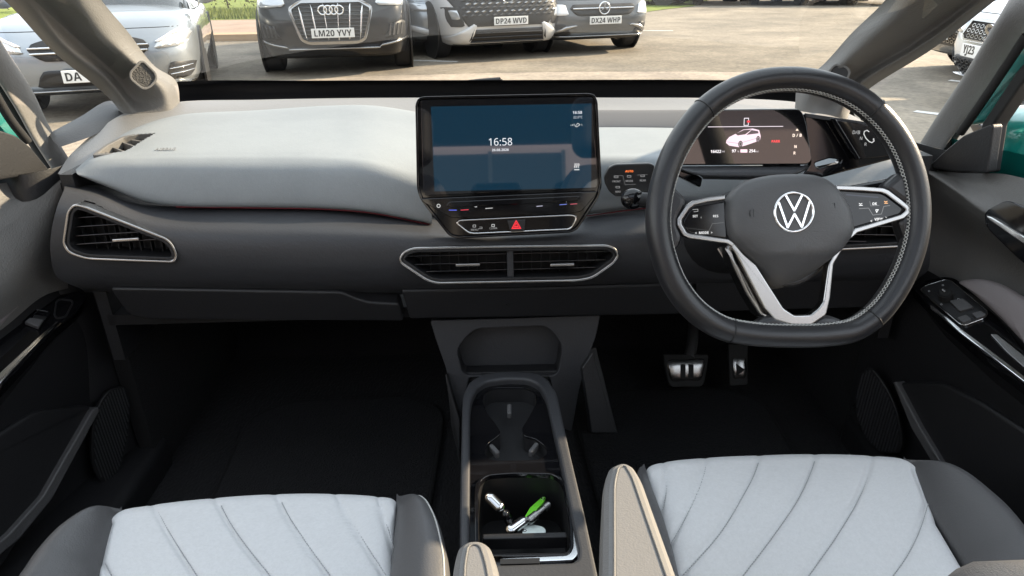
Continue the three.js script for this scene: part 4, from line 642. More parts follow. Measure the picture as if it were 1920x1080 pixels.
// ================= driver's display with gear selector =================
{
  const f = new Frame(atZ(1400, 258, -1.0), V(-0.02, 0.24, 1)), t = thing('instrument_display', 'small black driver display on the steering column behind the wheel', 'display', atZ(1400, 330, -1.04));
  const o = [[1322, 205], [1496, 203], [1506, 209], [1512, 230], [1523, 297], [1520, 306], [1512, 309], [1272, 310], [1265, 304], [1268, 292], [1306, 216]];
  part('housing', f.place(extrude(round(f.pts(o), 0.008), 0.03, 0.003, -0.032)), M.gloss, t);
  part('screen', ...printed(f, [[1324, 207], [1494, 205], [1503, 211], [1510, 232], [1520, 297], [1517, 304], [1510, 307], [1275, 308], [1268, 303], [1271, 292], [1308, 218]], 0.006, (c, T, k) => {
    const P = (pts, col) => { c.fillStyle = col; c.beginPath(); pts.forEach(([a, b], i) => { const [x, y] = T(a, b); i ? c.lineTo(x, y) : c.moveTo(x, y); }); c.fill(); };
    stroke(c, T, k, [[1326, 238], [1467, 237]], 1.2, '#d8ccd4');
    c.strokeStyle = '#d8d0d6'; c.lineWidth = 1.3 * k; const [bx, by] = T(1398, 228); c.strokeRect(bx - 4 * k, by - 6 * k, 8 * k, 13 * k); P([[1399, 226], [1405, 226], [1405, 230], [1399, 230]], '#d02030');
    const up = (pts) => pts.map(([a, b]) => [a, b]);
    P(up([[1361, 263], [1366, 257], [1380, 250], [1392, 243], [1410, 241], [1422, 244], [1425, 255], [1424, 262], [1416, 266], [1396, 273], [1384, 276], [1366, 273], [1360, 268]]), '#d8c0cc'); P(up([[1378, 251], [1393, 244], [1408, 243], [1396, 252], [1382, 254]]), '#17141a'); P(up([[1398, 253], [1408, 244], [1420, 246], [1421, 250]]), '#2a2530'); stroke(c, T, k, [[1362, 266], [1384, 269], [1422, 258]], 0.8, '#8d7c88');
    for (const [x, y, rx] of [[1387, 270, 4.2], [1420, 261, 3.6]]) { const [a, b] = T(x, y); c.fillStyle = '#1b161c'; c.beginPath(); c.ellipse(a, b, rx * k, 6 * k, 0, 0, 7); c.fill(); c.strokeStyle = '#9a8f98'; c.lineWidth = 0.8 * k; c.beginPath(); c.ellipse(a, b, rx * 0.55 * k, 3.6 * k, 0, 0, 7); c.stroke(); }
    say(c, T, k, 'PARK', 1453, 265, 6.5, '#ff2030', 'bold'); say(c, T, k, '16422', 1341, 284, 7.5, '#f0eaee', 'bold'); say(c, T, k, 'mi', 1355, 284, 5, '#d0cad0'); say(c, T, k, '97', 1375, 283, 7.5, '#f0eaee', 'bold'); say(c, T, k, '%', 1383, 284, 4.5, '#d0cad0'); P([[1387, 280], [1400, 280], [1400, 286], [1387, 286]], '#e8c8d8'); say(c, T, k, '254', 1409, 283, 7.5, '#f0eaee', 'bold'); say(c, T, k, 'mi', 1418, 284, 5, '#d0cad0');
    P([[1490, 245], [1493, 241], [1496, 245]], '#f0dcc8'); say(c, T, k, 'D / B', 1493, 254, 8, '#f2e2d4', 'bold'); say(c, T, k, 'N', 1490, 275, 7.5, '#f0dccc', 'bold'); say(c, T, k, 'R', 1488, 287, 7.5, '#f0dccc', 'bold');
  }, { off: 0.0006, depth: 0.003, bevel: 0.0006, size: 1200, glow: 0.5, rough: 0.03, coat: 1 }), t);
  part('hood_base', sheet([zs([[1272, 312], [1400, 311], [1516, 310]], -0.995), zs([[1292, 320], [1400, 320], [1504, 319]], -0.97), zs([[1314, 331], [1400, 332], [1488, 329]], -0.965), zs([[1318, 336], [1400, 337], [1484, 334]], -0.985)], 16, 10, { thick: 0.004 }), M.soft, t);
  part('bracket', f.place(extrude(round(f.pts([[1262, 312], [1275, 311], [1318, 334], [1314, 352], [1270, 330]]), 0.004), 0.02, 0.002, -0.02)), M.gloss, t);
  // selector pod to the right
  const g = new Frame(atZ(1600, 262, -0.99), V(-0.16, 0.2, 1));
  const pod = [[1508, 212], [1640, 231], [1652, 246], [1688, 287], [1684, 296], [1548, 332], [1500, 338], [1520, 306]], podHole = [[1516, 243], [1530, 243], [1540, 255], [1556, 284], [1552, 293], [1526, 296]];
  const s = round(g.pts(pod), 0.004); s.holes.push(round(g.pts(podHole), 0.005, THREE.Path)); s.holes.push(round(g.pts([[1528, 306], [1556, 297], [1580, 300], [1576, 306], [1533, 316]]), 0.003, THREE.Path));
  const pm = part('selector_arm', g.place(extrude(s, 0.024, 0.002, -0.026)), M.gloss, t);
  part('top_edge', g.place(extrude(round(g.pts([[1509, 212], [1640, 231], [1647, 238], [1600, 232], [1511, 220]]), 0.001), 0.003, 0.0008, -0.002)), M.soft, t);
  part('selector_rocker', ...printed(g, [[1562, 224], [1642, 238], [1684, 289], [1609, 298], [1604, 294]], 0.003, (c, T, k) => {
    say(c, T, k, 'D/B', 1600, 248, 9, '#b8b8b8'); say(c, T, k, 'N', 1609, 259, 8, '#b0b0b0'); say(c, T, k, 'R', 1617, 270, 8, '#b0b0b0'); stroke(c, T, k, [[1624, 247], [1620, 244], [1615, 246], [1614, 251], [1618, 259], [1624, 265], [1629, 267], [1633, 264], [1632, 259]], 1.8, '#c4c4c4'); say(c, T, k, 'P', 1632, 261, 6, '#b0b0b0');
  }, { off: 0.001, depth: 0.012, bevel: 0.001, size: 512, glow: 0.4 }), t);
  part('rocker_ridge', g.place(extrude(round(g.pts([[1556, 221], [1566, 222], [1613, 298], [1604, 300]], 0.012), 0.002), 0.006, 0.001, 0.008)), M.gloss, t);
}

// ================= steering wheel =================
const WHEEL = new Frame(atD(1475, 392, 0.9), V(0.0, Math.sin(rad(24)), Math.cos(rad(24))));
{
  const f = WHEEL, t = thing('steering_wheel', 'black leather steering wheel with round chrome badge and satin spokes', 'steering wheel', f.world(0, 0, -0.06));
  const outer = f.pts([[1475, 126], [1410, 133], [1350, 156], [1300, 194], [1258, 248], [1228, 312], [1213, 376], [1211, 430], [1221, 485], [1246, 547], [1288, 600], [1342, 635], [1400, 648], [1475, 652], [1550, 650], [1608, 639], [1660, 602], [1696, 554], [1722, 500], [1738, 440], [1740, 376], [1728, 312], [1702, 252], [1660, 198], [1605, 157], [1540, 133]]).reverse();
  const path = new THREE.CatmullRomCurve3(inset(outer, 0.0158).map((p) => V(p.x, p.y, 0)), true, 'centripetal');
  const n = 220, A = 0.0158, B = 0.0195, cen = [], nor = [];
  for (let i = 0; i < n; i++) { const p = path.getPointAt(i / n), d = path.getTangentAt(i / n); cen.push(p); nor.push(V(d.y, -d.x, 0).normalize()); }
  if (nor[0].dot(cen[0]) < 0) nor.forEach((v) => v.negate());
  const ringPoint = (i, a, k = 1) => { const p = cen[i % n], m = nor[i % n]; return p.clone().addScaledVector(m, Math.cos(a) * A * k).add(V(0, 0, Math.sin(a) * B * k)); };
  const cols = []; for (let i = 0; i <= n; i++) { const c = []; for (let j = 0; j <= 28; j++) c.push(ringPoint(i, j / 28 * Math.PI * 2)); cols.push(c); }
  const rim = part('rim', f.place(gridGeo(cols)), M.leather, t);
  for (const sgn of [1, -1]) { // cross-stitched seam round the inner edge
    const pts = []; for (let i = 0; i < 2600; i++) { const u = i / 2600 * n, i0 = Math.floor(u), a = Math.PI - 0.35 + sgn * 0.13 * Math.sin(i / 2600 * Math.PI * 2 * 105), p = ringPoint(i0, a, 1.015).lerp(ringPoint(i0 + 1, a, 1.015), u - i0); pts.push(p); }
    const c = new THREE.CatmullRomCurve3(pts, true); part('stitching', f.place(new THREE.TubeGeometry(c, 2600, 0.00075, 4, true)), M.thread, rim);
  }
  const near = (px, py) => { const q = f.uv(px, py); let b = 0, bd = 9; for (let i = 0; i < n; i++) { const d = Math.hypot(cen[i].x - q.x, cen[i].y - q.y); if (d < bd) { bd = d; b = i; } } return b; };
  for (const [x, y] of [[1330, 212], [1640, 204], [1370, 612], [1630, 588]]) { const i = near(x, y), pts = []; for (let j = 0; j < 24; j++) pts.push(ringPoint(i, j / 24 * 6.2832, 1.0)); part('seam', f.place(new THREE.TubeGeometry(new THREE.CatmullRomCurve3(pts, true), 48, 0.0011, 5, true)), M.black, rim); }
  // leather webs where the spokes meet the rim
  const web = (pts, z = -0.02, d = 0.026) => part('spoke_web', f.place(extrude(round(f.pts(pts), 0.012), d, 0.008, z)), M.leather, t);
  web([[1232, 360], [1250, 338], [1290, 376], [1268, 416], [1282, 446], [1262, 480], [1228, 470]]); web([[1722, 350], [1690, 318], [1650, 352], [1704, 394], [1680, 412], [1700, 470], [1726, 440]]); web([[1390, 634], [1420, 600], [1452, 586], [1484, 606], [1516, 606], [1545, 588], [1580, 600], [1610, 624], [1540, 640], [1440, 640]]);
  // hub behind the cushion
  part('hub', f.place(extrude(round(f.pts([[1350, 370], [1400, 345], [1550, 345], [1600, 370], [1600, 440], [1540, 520], [1490, 545], [1440, 520], [1360, 450]]), 0.02), 0.05, 0.006, -0.06)), M.dark, t);
  part('spoke', f.place(extrude(round(f.pts([[1352, 368], [1292, 380], [1270, 416], [1284, 444], [1362, 456], [1380, 400]]), 0.004), 0.02, 0.003, -0.018)), M.dark, t); part('spoke', f.place(extrude(round(f.pts([[1560, 350], [1652, 356], [1698, 393], [1682, 410], [1592, 438], [1575, 400]]), 0.004), 0.02, 0.003, -0.018)), M.dark, t);
  // satin trim band: open path, mitred ribbon
  const ribbon = (pts, w, z, d) => { const p = f.pts(pts), L = [], R = []; p.forEach((q, i) => { const a = p[Math.max(0, i - 1)], b = p[Math.min(p.length - 1, i + 1)], e1 = (i ? q.clone().sub(a) : b.clone().sub(q)).normalize(), e2 = (i < p.length - 1 ? b.clone().sub(q) : q.clone().sub(a)).normalize(), m = new THREE.Vector2(-(e1.y + e2.y), e1.x + e2.x).normalize(), k = w / 2 / Math.max(0.6, Math.abs(m.dot(new THREE.Vector2(-e1.y, e1.x)))); L.push(q.clone().addScaledVector(m, k)); R.push(q.clone().addScaledVector(m, -k)); }); return extrude(round([...L, ...R.reverse()], 0.0016), d, 0.0014, z); };
  part('satin_trim', f.place(ribbon([[1356, 371], [1325, 375], [1298, 381], [1286, 390], [1271, 412], [1271, 422], [1281, 439], [1290, 443], [1362, 453], [1372, 460]], 0.0058, -0.004, 0.012)), M.satin, t);
  part('satin_trim', f.place(ribbon([[1562, 353], [1610, 355], [1648, 358], [1658, 362], [1695, 390], [1697, 398], [1686, 407], [1600, 433], [1588, 444]], 0.0062, -0.004, 0.012)), M.satin, t);
  part('lower_spoke', f.place(extrude(round(f.pts([[1360, 452], [1376, 474], [1394, 508], [1430, 578], [1450, 600], [1482, 609], [1518, 609], [1546, 590], [1553, 560], [1559, 496], [1575, 470], [1594, 442], [1586, 438], [1566, 464], [1550, 494], [1540, 565], [1532, 577], [1516, 590], [1486, 591], [1466, 578], [1414, 496], [1392, 476], [1372, 452]]), 0.003), 0.016, 0.002, -0.010)), M.satin, t);
  part('lower_spoke_side', f.place(extrude(round(f.pts([[1362, 458], [1372, 490], [1400, 550], [1426, 592], [1450, 602], [1430, 578], [1394, 508]]), 0.004), 0.03, 0.004, -0.032)), M.steel, t);
  // button panels
  part('button_panel', ...printed(f, [[1356, 379], [1300, 388], [1290, 397], [1279, 415], [1287, 434], [1296, 438], [1360, 447]], 0.003, (c, T, k) => { say(c, T, k, 'SET', 1301, 406, 6, '#c8c8c8', 'bold'); say(c, T, k, 'RES', 1339, 406, 6, '#c8c8c8', 'bold'); say(c, T, k, '<  MODE  >', 1317, 437, 6.5, '#d8d8d8', 'bold'); stroke(c, T, k, [[1312, 407], [1312, 410]], 1, '#999'); stroke(c, T, k, [[1327, 432], [1333, 420], [1354, 418]], 0.8, '#555'); stroke(c, T, k, [[1284, 428], [1328, 433]], 0.8, '#444'); stroke(c, T, k, [[1296, 394], [1306, 393], [1306, 397], [1298, 398]], 0.9, '#999'); }, { off: -0.001, depth: 0.006, bevel: 0.0012, size: 512, glow: 0.45, rough: 0.1 }), t);
  part('button_panel', ...printed(f, [[1566, 358], [1648, 364], [1656, 368], [1688, 392], [1682, 402], [1594, 428], [1586, 400]], 0.003, (c, T, k) => { say(c, T, k, 'OK', 1635, 383, 6.5, '#e4e4e4', 'bold'); say(c, T, k, 'VIEW', 1643, 412, 6.5, '#e8e8e8', 'bold'); say(c, T, k, '<', 1629, 415, 8, '#ddd', 'bold'); say(c, T, k, '>', 1657, 409, 8, '#ddd', 'bold'); for (const [x, y, col] of [[1609, 384, '#ddd'], [1656, 380, '#f2b070']]) { stroke(c, T, k, [[x - 3, y - 2], [x, y], [x + 3, y - 2]], 1.3, col); stroke(c, T, k, [[x - 3, y + 2], [x + 4, y + 2]], 1.3, col); } stroke(c, T, k, [[1637, 394], [1642, 394], [1639, 399], [1637, 394]], 1.2, '#eee'); stroke(c, T, k, [[1606, 392], [1624, 391], [1632, 404], [1648, 402], [1652, 388], [1664, 386]], 0.9, '#777'); stroke(c, T, k, [[1626, 378], [1628, 387], [1644, 386]], 0.8, '#777'); stroke(c, T, k, [[1582, 366], [1618, 369], [1642, 371]], 2, '#2c2f3a'); }, { off: -0.001, depth: 0.006, bevel: 0.0012, size: 512, glow: 0.5, rough: 0.1 }), t);
  // cushion
  const cush = pillow(f.pts([[1357, 392], [1366, 366], [1390, 343], [1430, 331], [1480, 327], [1525, 330], [1550, 341], [1572, 364], [1588, 392], [1594, 420], [1592, 440], [1578, 462], [1556, 486], [1530, 512], [1500, 534], [1472, 543], [1452, 538], [1430, 514], [1404, 486], [1378, 462], [1362, 442]]), 0.036, 3.6, 18);
  { const p = cush.attributes.position, yl = f.uv(1475, 476).y; for (let i = 0; i < p.count; i++) { const k = yl - p.getY(i); if (k > 0) p.setZ(i, p.getZ(i) - k * 0.75); } cush.computeVertexNormals(); } cush.translate(0, 0, -0.006); const cu = part('airbag_cover', f.place(cush), M.airbag, t);
  const ec = f.uv(1487.5, 398, 0.028), er = 0.0245, ez = 0.0285;
  const em = part('badge_ring', f.place(new THREE.TorusGeometry(er, 0.0019, 8, 56).translate(ec.x, ec.y, ez + 0.001)), M.chrome, t);
  part('badge_field', f.place(new THREE.CylinderGeometry(er, er, 0.003, 40).rotateX(Math.PI / 2).translate(ec.x, ec.y, ez - 0.002)), M.dark, em);
  const strokeBar = (pts, w) => { const g = []; for (let i = 0; i + 1 < pts.length; i++) { const [a, b] = [pts[i], pts[i + 1]], d = Math.hypot(b[0] - a[0], b[1] - a[1]) * er, q = box(d + w * 0.5, w, 0.003, 0, 0, 0); q.rotateZ(Math.atan2(b[1] - a[1], b[0] - a[0])); q.translate(ec.x + (a[0] + b[0]) / 2 * er, ec.y + (a[1] + b[1]) / 2 * er, ez + 0.001); g.push(q); } return merged(g); };
  part('badge_letter', f.place(strokeBar([[-0.42, 0.86], [0, 0.08], [0.42, 0.86]], 0.0026)), M.chrome, em); part('badge_letter', f.place(strokeBar([[-0.80, 0.50], [-0.37, -0.78], [0, -0.10], [0.37, -0.78], [0.80, 0.50]], 0.0026).translate(0, 0, 0.0004)), M.chrome, em);
  const at2 = f.uv(1496, 461, 0.024), tx = text('AIRBAG', 0.006, 0.004, fontThin); tx.translate(at2.x, at2.y, 0.0228); part('airbag_lettering', f.place(tx), M.dark, cu);
  for (const [x, y] of [[1408, 400], [1560, 388]]) { const q = f.uv(x, y, 0.025), h = text('(|', 0.007, 0.004, fontThin); h.translate(q.x, q.y, 0.0236); part('horn_mark', f.place(h), M.dark, cu); }
}
{ // column shroud and stalks
  const f = WHEEL, c = thing('steering_column', 'dark steering column shroud behind the wheel', 'column', f.world(0, -0.02, -0.2));
  const sh = new THREE.CylinderGeometry(0.062, 0.075, 0.20, 28).rotateX(Math.PI / 2); sh.scale(1.15, 0.85, 1); sh.translate(0.005, -0.02, -0.15); part('shroud', f.place(sh), M.dark, c);
  const a = f.world(-0.06, 0.012, -0.07), tip = atD(1186, 373, 0.965), s = thing('indicator_stalk', 'black indicator stalk left of the steering wheel', 'stalk', a);
  part('arm', rod(a, tip, 0.009, 12, 0.011), M.dark, s); const knob = new THREE.SphereGeometry(0.0165, 18, 12); knob.scale(1.0, 0.9, 0.75); const kd = tip.clone().sub(a).normalize(); knob.translate(tip.x, tip.y, tip.z); part('end_cap', knob, M.gloss, s);
  const a2 = f.world(0.06, 0.02, -0.07), tip2 = atD(1676, 345, 0.95), s2 = thing('wiper_stalk', 'black wiper stalk above the right spoke of steering wheel', 'stalk', a2); part('arm', rod(a2, tip2, 0.007, 12, 0.009), M.gloss, s2); const e2 = new THREE.SphereGeometry(0.009, 14, 10); e2.translate(tip2.x, tip2.y, tip2.z); part('end_cap', e2, M.gloss, s2);
}

// ================= centre console =================
const CON = new Frame(atY(970, 860, 0.62), V(0, 1, 0), V(0, 0, -1));
{
  const f = CON, t = thing('centre_console', 'dark centre console with gloss cup holder tray between the seats', 'console', V(CX, 0.33, -0.75));
  const outer = f.pts([[866, 770], [868, 738], [880, 714], [905, 700], [950, 695], [1000, 697], [1026, 707], [1044, 735], [1072, 860], [1096, 960], [1124, 1090], [1150, 1250], [862, 1250], [861, 1090], [862, 960]]);
  const inner = f.pts([[881, 775], [884, 748], [894, 726], [912, 714], [950, 709], [990, 710], [1010, 720], [1024, 745], [1050, 860], [1068, 950], [1084, 1030], [1083, 1046], [1074, 1053], [940, 1057], [884, 1056], [880, 1046]]);
  part('rim', f.place(extrude(ringShape(outer, inner, 0.012, 0.010), 0.05, 0.005, -0.05)), M.soft, t);
  part('side_walls', f.place(extrude(ringShape(inset(outer, 0.004), inset(outer, 0.012), 0.012, 0.01), 0.24, 0, -0.285)), M.dark, t);
  const bin = f.pts([[897, 1036], [896, 925], [901, 906], [915, 896], [960, 892], [1030, 893], [1046, 899], [1056, 915], [1068, 985], [1070, 1030], [1063, 1042], [910, 1044]], -0.012);
  const cupU = f.pts([[905, 752], [908, 735], [925, 727], [985, 727], [1004, 735], [1006, 755], [990, 785], [978, 803], [982, 818], [1004, 822], [1024, 838], [1026, 852], [1010, 862], [925, 864], [908, 852], [910, 836], [930, 820], [940, 812], [930, 795], [913, 775]], -0.012);
  const tray = round(inset(inner, -0.001), 0.01); tray.holes.push(round(bin, 0.012, THREE.Path)); tray.holes.push(round(cupU, 0.008, THREE.Path));
  part('gloss_tray', f.place(extrude(tray, 0.004, 0.0008, -0.016)), M.gloss, t);
  const cup = part('cup_holder', f.place(extrude(round(inset(cupU, -0.002), 0.008), 0.004, 0, -0.045)), M.dark, t);
  part('cup_wall', f.place(extrude(ringShape(inset(cupU, -0.003), cupU, 0.009, 0.008), 0.03, 0, -0.045)), M.dark, cup);
  for (const [a, b] of [[[955, 762], [955, 780]], [[920, 838], [934, 854]], [[1007, 835], [994, 852]]]) { const p = f.uv(...a, -0.02), q = f.uv(...b, -0.02), d = q.clone().sub(p), g = box(d.length(), 0.007, 0.012, 0, 0, 0, 0.0025); g.rotateZ(Math.atan2(d.y, d.x)); g.translate((p.x + q.x) / 2, (p.y + q.y) / 2, -0.02); part('cup_clip', f.place(g), M.bolster, cup); }
  const b0 = part('storage_bin', f.place(extrude(round(inset(bin, -0.002), 0.013), 0.004, 0, -0.095)), M.black, t);
  part('bin_wall', f.place(extrude(ringShape(inset(bin, -0.003), bin, 0.014, 0.012), 0.08, 0, -0.095)), M.black, b0);
  part('bin_lip', f.place(extrude(ringShape(inset(bin, -0.004), inset(bin, 0.0005), 0.014, 0.012), 0.006, 0.001, -0.013)), M.gloss, b0);
  const dv = f.pts([[905, 1006], [1062, 1002], [1064, 1012], [905, 1016]], -0.03); part('bin_divider', f.place(extrude(round(dv, 0.002), 0.02, 0.002, -0.045)), M.dark, b0);
  // bright reveal down the right side and along the back of the bin
  const rv = f.pts([[1062, 920], [1072, 924], [1086, 1025], [1085, 1042], [1074, 1053], [940, 1058], [940, 1050], [1060, 1045], [1070, 1038], [1072, 1022], [1072, 985]], -0.011); part('bright_reveal', f.place(extrude(round(rv, 0.002), 0.004, 0.001, -0.012)), M.chrome, t);
  const sl = f.pts([[938, 1052], [1012, 1050], [1012, 1060], [938, 1062]], -0.01); part('rear_slot', f.place(extrude(round(sl, 0.001), 0.003, 0, -0.0095)), M.black, t);
  // upright panel with phone pocket
  const u = new Frame(atZ(965, 680, -1.07), V(0, 0.22, 1)), uo = u.pts([[806, 601], [960, 597], [1126, 591], [1118, 630], [1104, 668], [1086, 730], [1072, 810], [1048, 800], [1040, 745], [1030, 705], [880, 708], [868, 760], [862, 790], [850, 760], [836, 690], [818, 640]]);
  const po = u.pts([[868, 704], [858, 664], [860, 650], [878, 628], [894, 616], [1020, 611], [1036, 622], [1052, 645], [1053, 660], [1046, 704]]);
  const us = round(uo, 0.006); us.holes.push(round(po, 0.014, THREE.Path));
  part('upright_panel', u.place(extrude(us, 0.02, 0.002, -0.02)), M.soft, t);
  part('phone_pocket', u.place(extrude(round(inset(po, -0.006), 0.016), 0.004, 0, -0.055)), M.soft, t);
  part('pocket_wall', u.place(extrude(ringShape(inset(po, -0.004), inset(po, 0), 0.016, 0.014), 0.04, 0, -0.055)), M.dark, t);
  const ps = u.pts([[868, 692], [1048, 688], [1048, 706], [868, 708]], -0.03); part('pocket_shelf', u.place(extrude(round(ps, 0.003), 0.04, 0.002, -0.05)), M.dark, t);
  // side flaps running down to the floor
  for (const [pts, lab] of [[[[1092, 690], [1112, 660], [1150, 800], [1160, 812], [1110, 812]], 1], [[[836, 700], [862, 790], [862, 870], [846, 800]], 0]]) { const w = new Frame(atZ(pts[2][0], pts[2][1], -1.0), V(lab ? 0.4 : -0.4, 0.3, 1)); part('side_flap', w.place(extrude(round(w.pts(pts), 0.004), 0.01, 0.002, -0.01)), M.dark, t); }
}
{ // keys and tags lying in the bin
  const f = CON, z = -0.055, W3 = (px, py, off) => { const q = f.uv(px, py, off); return f.world(q.x, q.y, off); };
  const cap = (a, b, r, flatten = 0.6) => { const g = new THREE.CapsuleGeometry(r, Math.max(0.001, a.distanceTo(b) - 2 * r), 6, 16); g.scale(1, 1, flatten); const d = b.clone().sub(a); const m = new THREE.Matrix4().lookAt(V(0, 0, 0), d, V(0, 1, 0)); g.rotateX(Math.PI / 2); g.applyMatrix4(m); g.translate((a.x + b.x) / 2, (a.y + b.y) / 2, (a.z + b.z) / 2); return g; };
  const k1 = thing('car_key', 'car key with chrome end leaning against the bin wall', 'key', W3(930, 960, z), 'car keys in the console bin');
  const ka = W3(912, 926, -0.02), kb = W3(944, 957, -0.035), kc = W3(962, 990, -0.06);
  part('chrome_end', cap(ka, kb, 0.0085, 0.75), M.chrome, k1); part('fob', cap(kb, kc, 0.007, 0.8), M.gloss, k1);
  const k2 = thing('car_key', 'chrome ended car key lying beside the white tag', 'key', W3(968, 985, z), 'car keys in the console bin');
  part('chrome_end', cap(W3(950, 999, -0.05), W3(988, 972, -0.05), 0.0085, 0.8), M.chrome, k2); part('fob', cap(W3(984, 976, -0.054), W3(998, 967, -0.056), 0.006, 0.8), M.steel, k2);
  const bolt = thing('metal_fitting', 'short grey metal rod with collars lying in the console bin', 'fitting', W3(1005, 965, -0.05)); const r0 = W3(990, 978, -0.046), r1 = W3(1030, 946, -0.042);
  part('shaft', rod(r0, r1, 0.0045, 14), M.steel, bolt); for (const u of [0.12, 0.3, 0.86]) { const c = r0.clone().lerp(r1, u), d = r1.clone().sub(r0).normalize().multiplyScalar(0.004); part('collar', rod(c.clone().sub(d), c.clone().add(d), 0.0062, 14), M.steel, bolt); }
  const gt = thing('green_key_tag', 'bright lime green plastic key tag in the console bin', 'tag', W3(1000, 955, -0.05)); const gf = f.shifted(-0.05); const go = gf.pts([[984, 972], [994, 955], [1018, 934], [1024, 936], [1020, 945], [1004, 962], [990, 975]]); part('tag_plate', gf.place(extrude(round(go, 0.003), 0.004, 0.001, 0.0)), phy({ color: rgb(0.16, 0.62, 0.03), roughness: 0.35, clearcoat: 0.5 }), gt);
  part('tag_hole_rim', gf.place(new THREE.TorusGeometry(0.002, 0.0007, 6, 14).translate(gf.uv(1018, 939).x, gf.uv(1018, 939).y, 0.004)), M.steel, gt);
  const wt = thing('white_key_tag', 'white plastic key tag lying flat in the console bin', 'tag', W3(1000, 1000, -0.06)); const wf = f.shifted(-0.058), wo = wf.pts([[978, 1004], [984, 990], [998, 987], [1018, 991], [1024, 998], [1022, 1005], [990, 1008]]); part('tag_plate', wf.place(extrude(round(wo, 0.004), 0.004, 0.001, 0.0)), std({ color: rgb(0.68, 0.76, 0.72), roughness: 0.4 }), wt);
  part('tag_hole_rim', wf.place(new THREE.TorusGeometry(0.002, 0.0007, 6, 14).translate(wf.uv(984, 999).x, wf.uv(984, 999).y, 0.004)), M.steel, wt);
}
{ // pedals
  const f = new Frame(atZ(1288, 694, -1.33), V(0, 0.55, 1)), t = thing('brake_pedal', 'brushed metal brake pedal with two pause bars', 'pedal', atZ(1288, 720, -1.36));
  const o = f.pts([[1244, 664], [1330, 664], [1327, 690], [1321, 720], [1314, 726], [1260, 726], [1254, 720], [1247, 690]]);
  part('rubber_pad', f.place(extrude(round(o, 0.006), 0.014, 0.003, -0.016)), M.rubber, t);
  const o2 = f.pts([[1249, 670], [1325, 670], [1322, 690], [1316, 718], [1310, 722], [1264, 722], [1258, 718], [1252, 690]]); { const row = (py, a, b, z) => { const p = f.uv(a, py), q = f.uv(b, py); return [0, 0.06, 0.5, 0.94, 1].map((u) => f.world(lerp(p.x, q.x, u), p.y, z - (u === 0 || u === 1 ? 0.003 : 0))); }; part('metal_face', sheet([row(668, 1250, 1324, -0.012), row(671, 1250, 1324, -0.005), row(684, 1251, 1323, 0.0015), row(696, 1253, 1320, 0.0025), row(708, 1256, 1318, 0.001), row(719, 1259, 1315, -0.005), row(724, 1262, 1311, -0.013)], 24, 30), M.steel, t); }
  for (const x of [1280, 1295]) part('pause_bar', f.place(extrude(round(f.pts([[x - 4.5, 683], [x + 4.5, 683], [x + 4.5, 709], [x - 4.5, 709]]), 0.001), 0.004, 0.0006, 0.0012)), M.rubber, t);
  part('arm', tube([atZ(1300, 560, -1.5), atZ(1300, 620, -1.44), atZ(1297, 650, -1.38), atZ(1292, 672, -1.35)], 0.013, 24, 8), M.bolster, t);
  const g = new Frame(atZ(1386, 690, -1.33), V(0, 0.5, 1)), a = thing('accelerator_pedal', 'narrow metal accelerator pedal with a play triangle', 'pedal', atZ(1386, 724, -1.36));
  part('rubber_pad', g.place(extrude(round(g.pts([[1366, 645], [1404, 645], [1403, 722], [1369, 724]]), 0.006), 0.014, 0.003, -0.016)), M.rubber, a);
  { const row = (py, l, r, z) => { const p = g.uv(l, py), q = g.uv(r, py); return [0, 0.1, 0.5, 0.9, 1].map((u) => g.world(lerp(p.x, q.x, u), p.y, z - (u === 0 || u === 1 ? 0.003 : 0))); }; part('metal_face', sheet([row(664, 1373, 1401, -0.012), row(670, 1373, 1401, -0.004), row(684, 1373, 1400, 0.001), row(698, 1374, 1400, 0.002), row(712, 1374, 1399, -0.003), row(722, 1374, 1399, -0.012)], 16, 30), M.steel, a); }
  part('play_triangle', g.place(extrude(round(g.pts([[1380, 682], [1380, 704], [1396, 693]]), 0.001), 0.004, 0.0006, 0.001)), M.rubber, a);
}
{ // left foot rest and the wheel arch bulge
  const f = new Frame(atZ(1130, 740, -1.25), V(0.25, 0.5, 1)), t = thing('console_carpet_panel', 'black stitched carpet panel on the driver side of console', 'panel', atZ(1130, 810, -1.2));
  part('panel', f.place(extrude(round(f.pts([[1090, 660], [1118, 650], [1158, 810], [1106, 812]]), 0.004), 0.01, 0.002, -0.01)), M.dark, t); part('stitch_line', tube(f.pts([[1110, 660], [1134, 810]]).map((p) => f.world(p.x, p.y, 0.001)), 0.0008, 10, 5), M.bolster, t);
}

